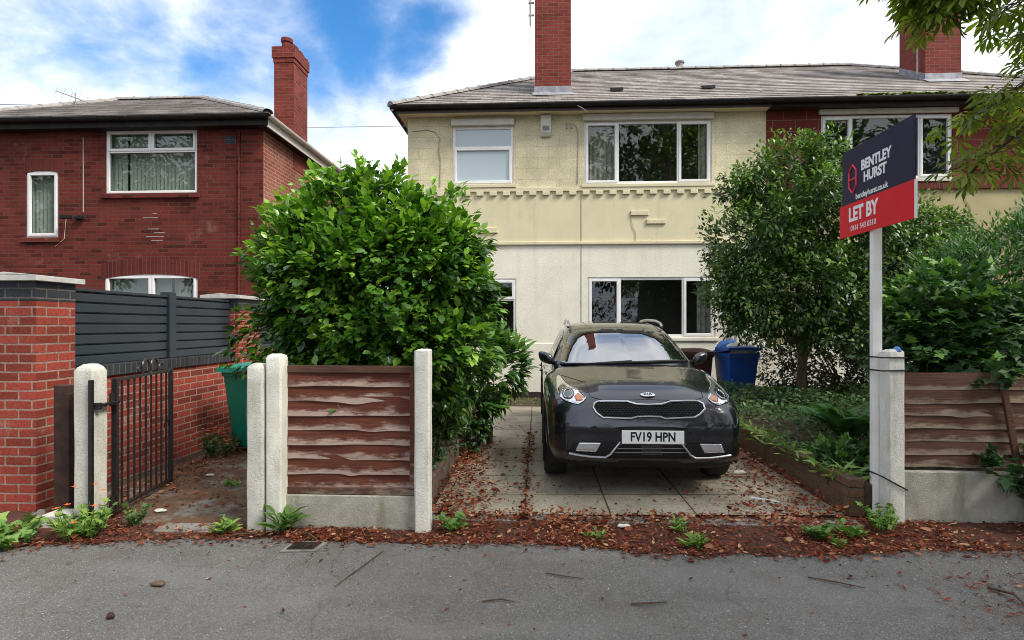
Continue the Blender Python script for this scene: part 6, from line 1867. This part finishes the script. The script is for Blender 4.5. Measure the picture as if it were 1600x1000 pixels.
# grille
GR = [(345, 560), (352, 542), (375, 529), (450, 528), (540, 530), (590, 544), (655, 547), (728, 544), (778, 530), (860, 527), (930, 527), (958, 542), (968, 570), (942, 598), (912, 616), (830, 620), (750, 624), (720, 613), (655, 611), (590, 613), (560, 622), (480, 620), (402, 617), (362, 588)]
gcx = 656
GR = [(2 * 0 + x, y) for x, y in GR]
gr_ = patch_mesh('grille', GR, 'black plastic', car, off=.003, step=12, thick=.02)
m = MB(); m.tube(strip(GR, off=.009, step=8, closed=True), .0085, 7); m.build('grille_surround', 'satin silver', gr_, smooth=True)
def ptin(poly, x, y):
    c = False
    for i in range(len(poly)):
        (x1, y1), (x2, y2) = poly[i], poly[(i + 1) % len(poly)]
        if (y1 > y) != (y2 > y) and x < (x2 - x1) * (y - y1) / (y2 - y1) + x1: c = not c
    return c
m = MB()
row = 0; yy = 520
while yy < 630:
    xx = 340 + (row % 2) * 9.5
    while xx < 975:
        ok = all(ptin(GR, xx + a, yy + b) for a, b in ((-11, 0), (11, 0), (0, -9), (0, 9)))
        if ok:
            h, nn, d = front(xx, yy, body_bvh, 4.75)
            if nn.dot(d) > 0: nn = -nn
            c = h + nn * .0045; e = .0115
            m.add([c + Vector((-e, 0, 0)), c + Vector((0, 0, -e * .62)), c + Vector((e, 0, 0)), c + Vector((0, 0, e * .62)), c + nn * .008], [(0, 1, 4), (1, 2, 4), (2, 3, 4), (3, 0, 4)])
        xx += 19
    yy += 9.5; row += 1
m.build('grille_mesh', 'dark grey paint', gr_)
# lower intake, fog lamps, chrome blades
li = patch_mesh('lower_intake', [(497, 752), (856, 752), (925, 838), (430, 842)], 'black plastic', car, off=.003, step=12, thick=.02)
m = MB()
for z in (768, 790, 812): m.tube(strip([(500 - (z - 752) * .6, z), (657, z), (852 + (z - 752) * .6, z)], off=.008, step=14), .006, 6)
m.build('intake_slat', 'lamp dark', li)
patch_mesh('radar_cover', [(612, 764), (732, 764), (732, 822), (612, 822)], 'lamp dark', li, off=.011, step=14, thick=.01)
for mir in (False, True):
    fp = patch_mesh('fog_lamp_recess', [(212, 806), (236, 758), (300, 742), (400, 742), (490, 748), (432, 832), (330, 828)], 'black plastic', car, off=.003, step=12, thick=.02, mirror=mir)
    patch_mesh('fog_lamp', [(268, 756), (388, 757), (362, 806), (248, 800)], 'lamp lens', fp, off=.008, step=10, thick=.014, mirror=mir)
    m = MB(); m.tube(strip([(212, 814), (260, 822), (330, 832), (412, 835), (442, 818), (495, 752)], off=.009, step=7, mirror=mir), [.006] * 4 + [.011] * 60 if False else .0095, 7)
    m.build('chrome_blade', 'satin silver', fp, smooth=True)
# number plate
PX, PZ = CX + .022, .548
pl = MB().box(PX - .262, PX + .262, CY - .018, CY - .008, PZ - .057, PZ + .057).build('number_plate', 'plate white', car, bevel=.004)
MB().box(PX - .22, PX + .22, CY - .0078, CY + .03, PZ - .045, PZ + .045).build('plate_mount', 'black plastic', pl)
text_mb('FV19 HPN', .108, lambda x, y, d: (PX + x, CY - .0185 - d, PZ + y), .0008, .0028, 1.02, xscale=.80).build('plate_lettering', 'black plastic', pl)
# oval emblem
h, nn, d = front(650, 492, body_bvh, 4.75)
if nn.dot(d) > 0: nn = -nn
ec = h + nn * .004
ex = Vector((1, 0, 0)); ey_ = nn.cross(ex).normalized()
if ey_.z < 0: ey_ = -ey_
m = MB(); N0 = 28
for (k_, hh) in ((1.0, .0), (1.0, .006), (.9, .009)): 
    m.v += [tuple(ec + ex * (.066 * k_ * math.cos(2 * math.pi * i / N0)) + ey_ * (.032 * k_ * math.sin(2 * math.pi * i / N0)) + nn * hh) for i in range(N0)]
m.f += [(j * N0 + i, j * N0 + (i + 1) % N0, (j + 1) * N0 + (i + 1) % N0, (j + 1) * N0 + i) for j in range(2) for i in range(N0)] + [tuple(2 * N0 + i for i in range(N0))]
em = m.build('emblem', 'emblem silver', car, smooth=True)
text_mb('KIA', .046, lambda x, y, dd: tuple(ec + ex * x + ey_ * y + nn * (.0095 + dd)), .0006, .0014, 1.05, xscale=1.0).build('emblem_lettering', 'black plastic', em)
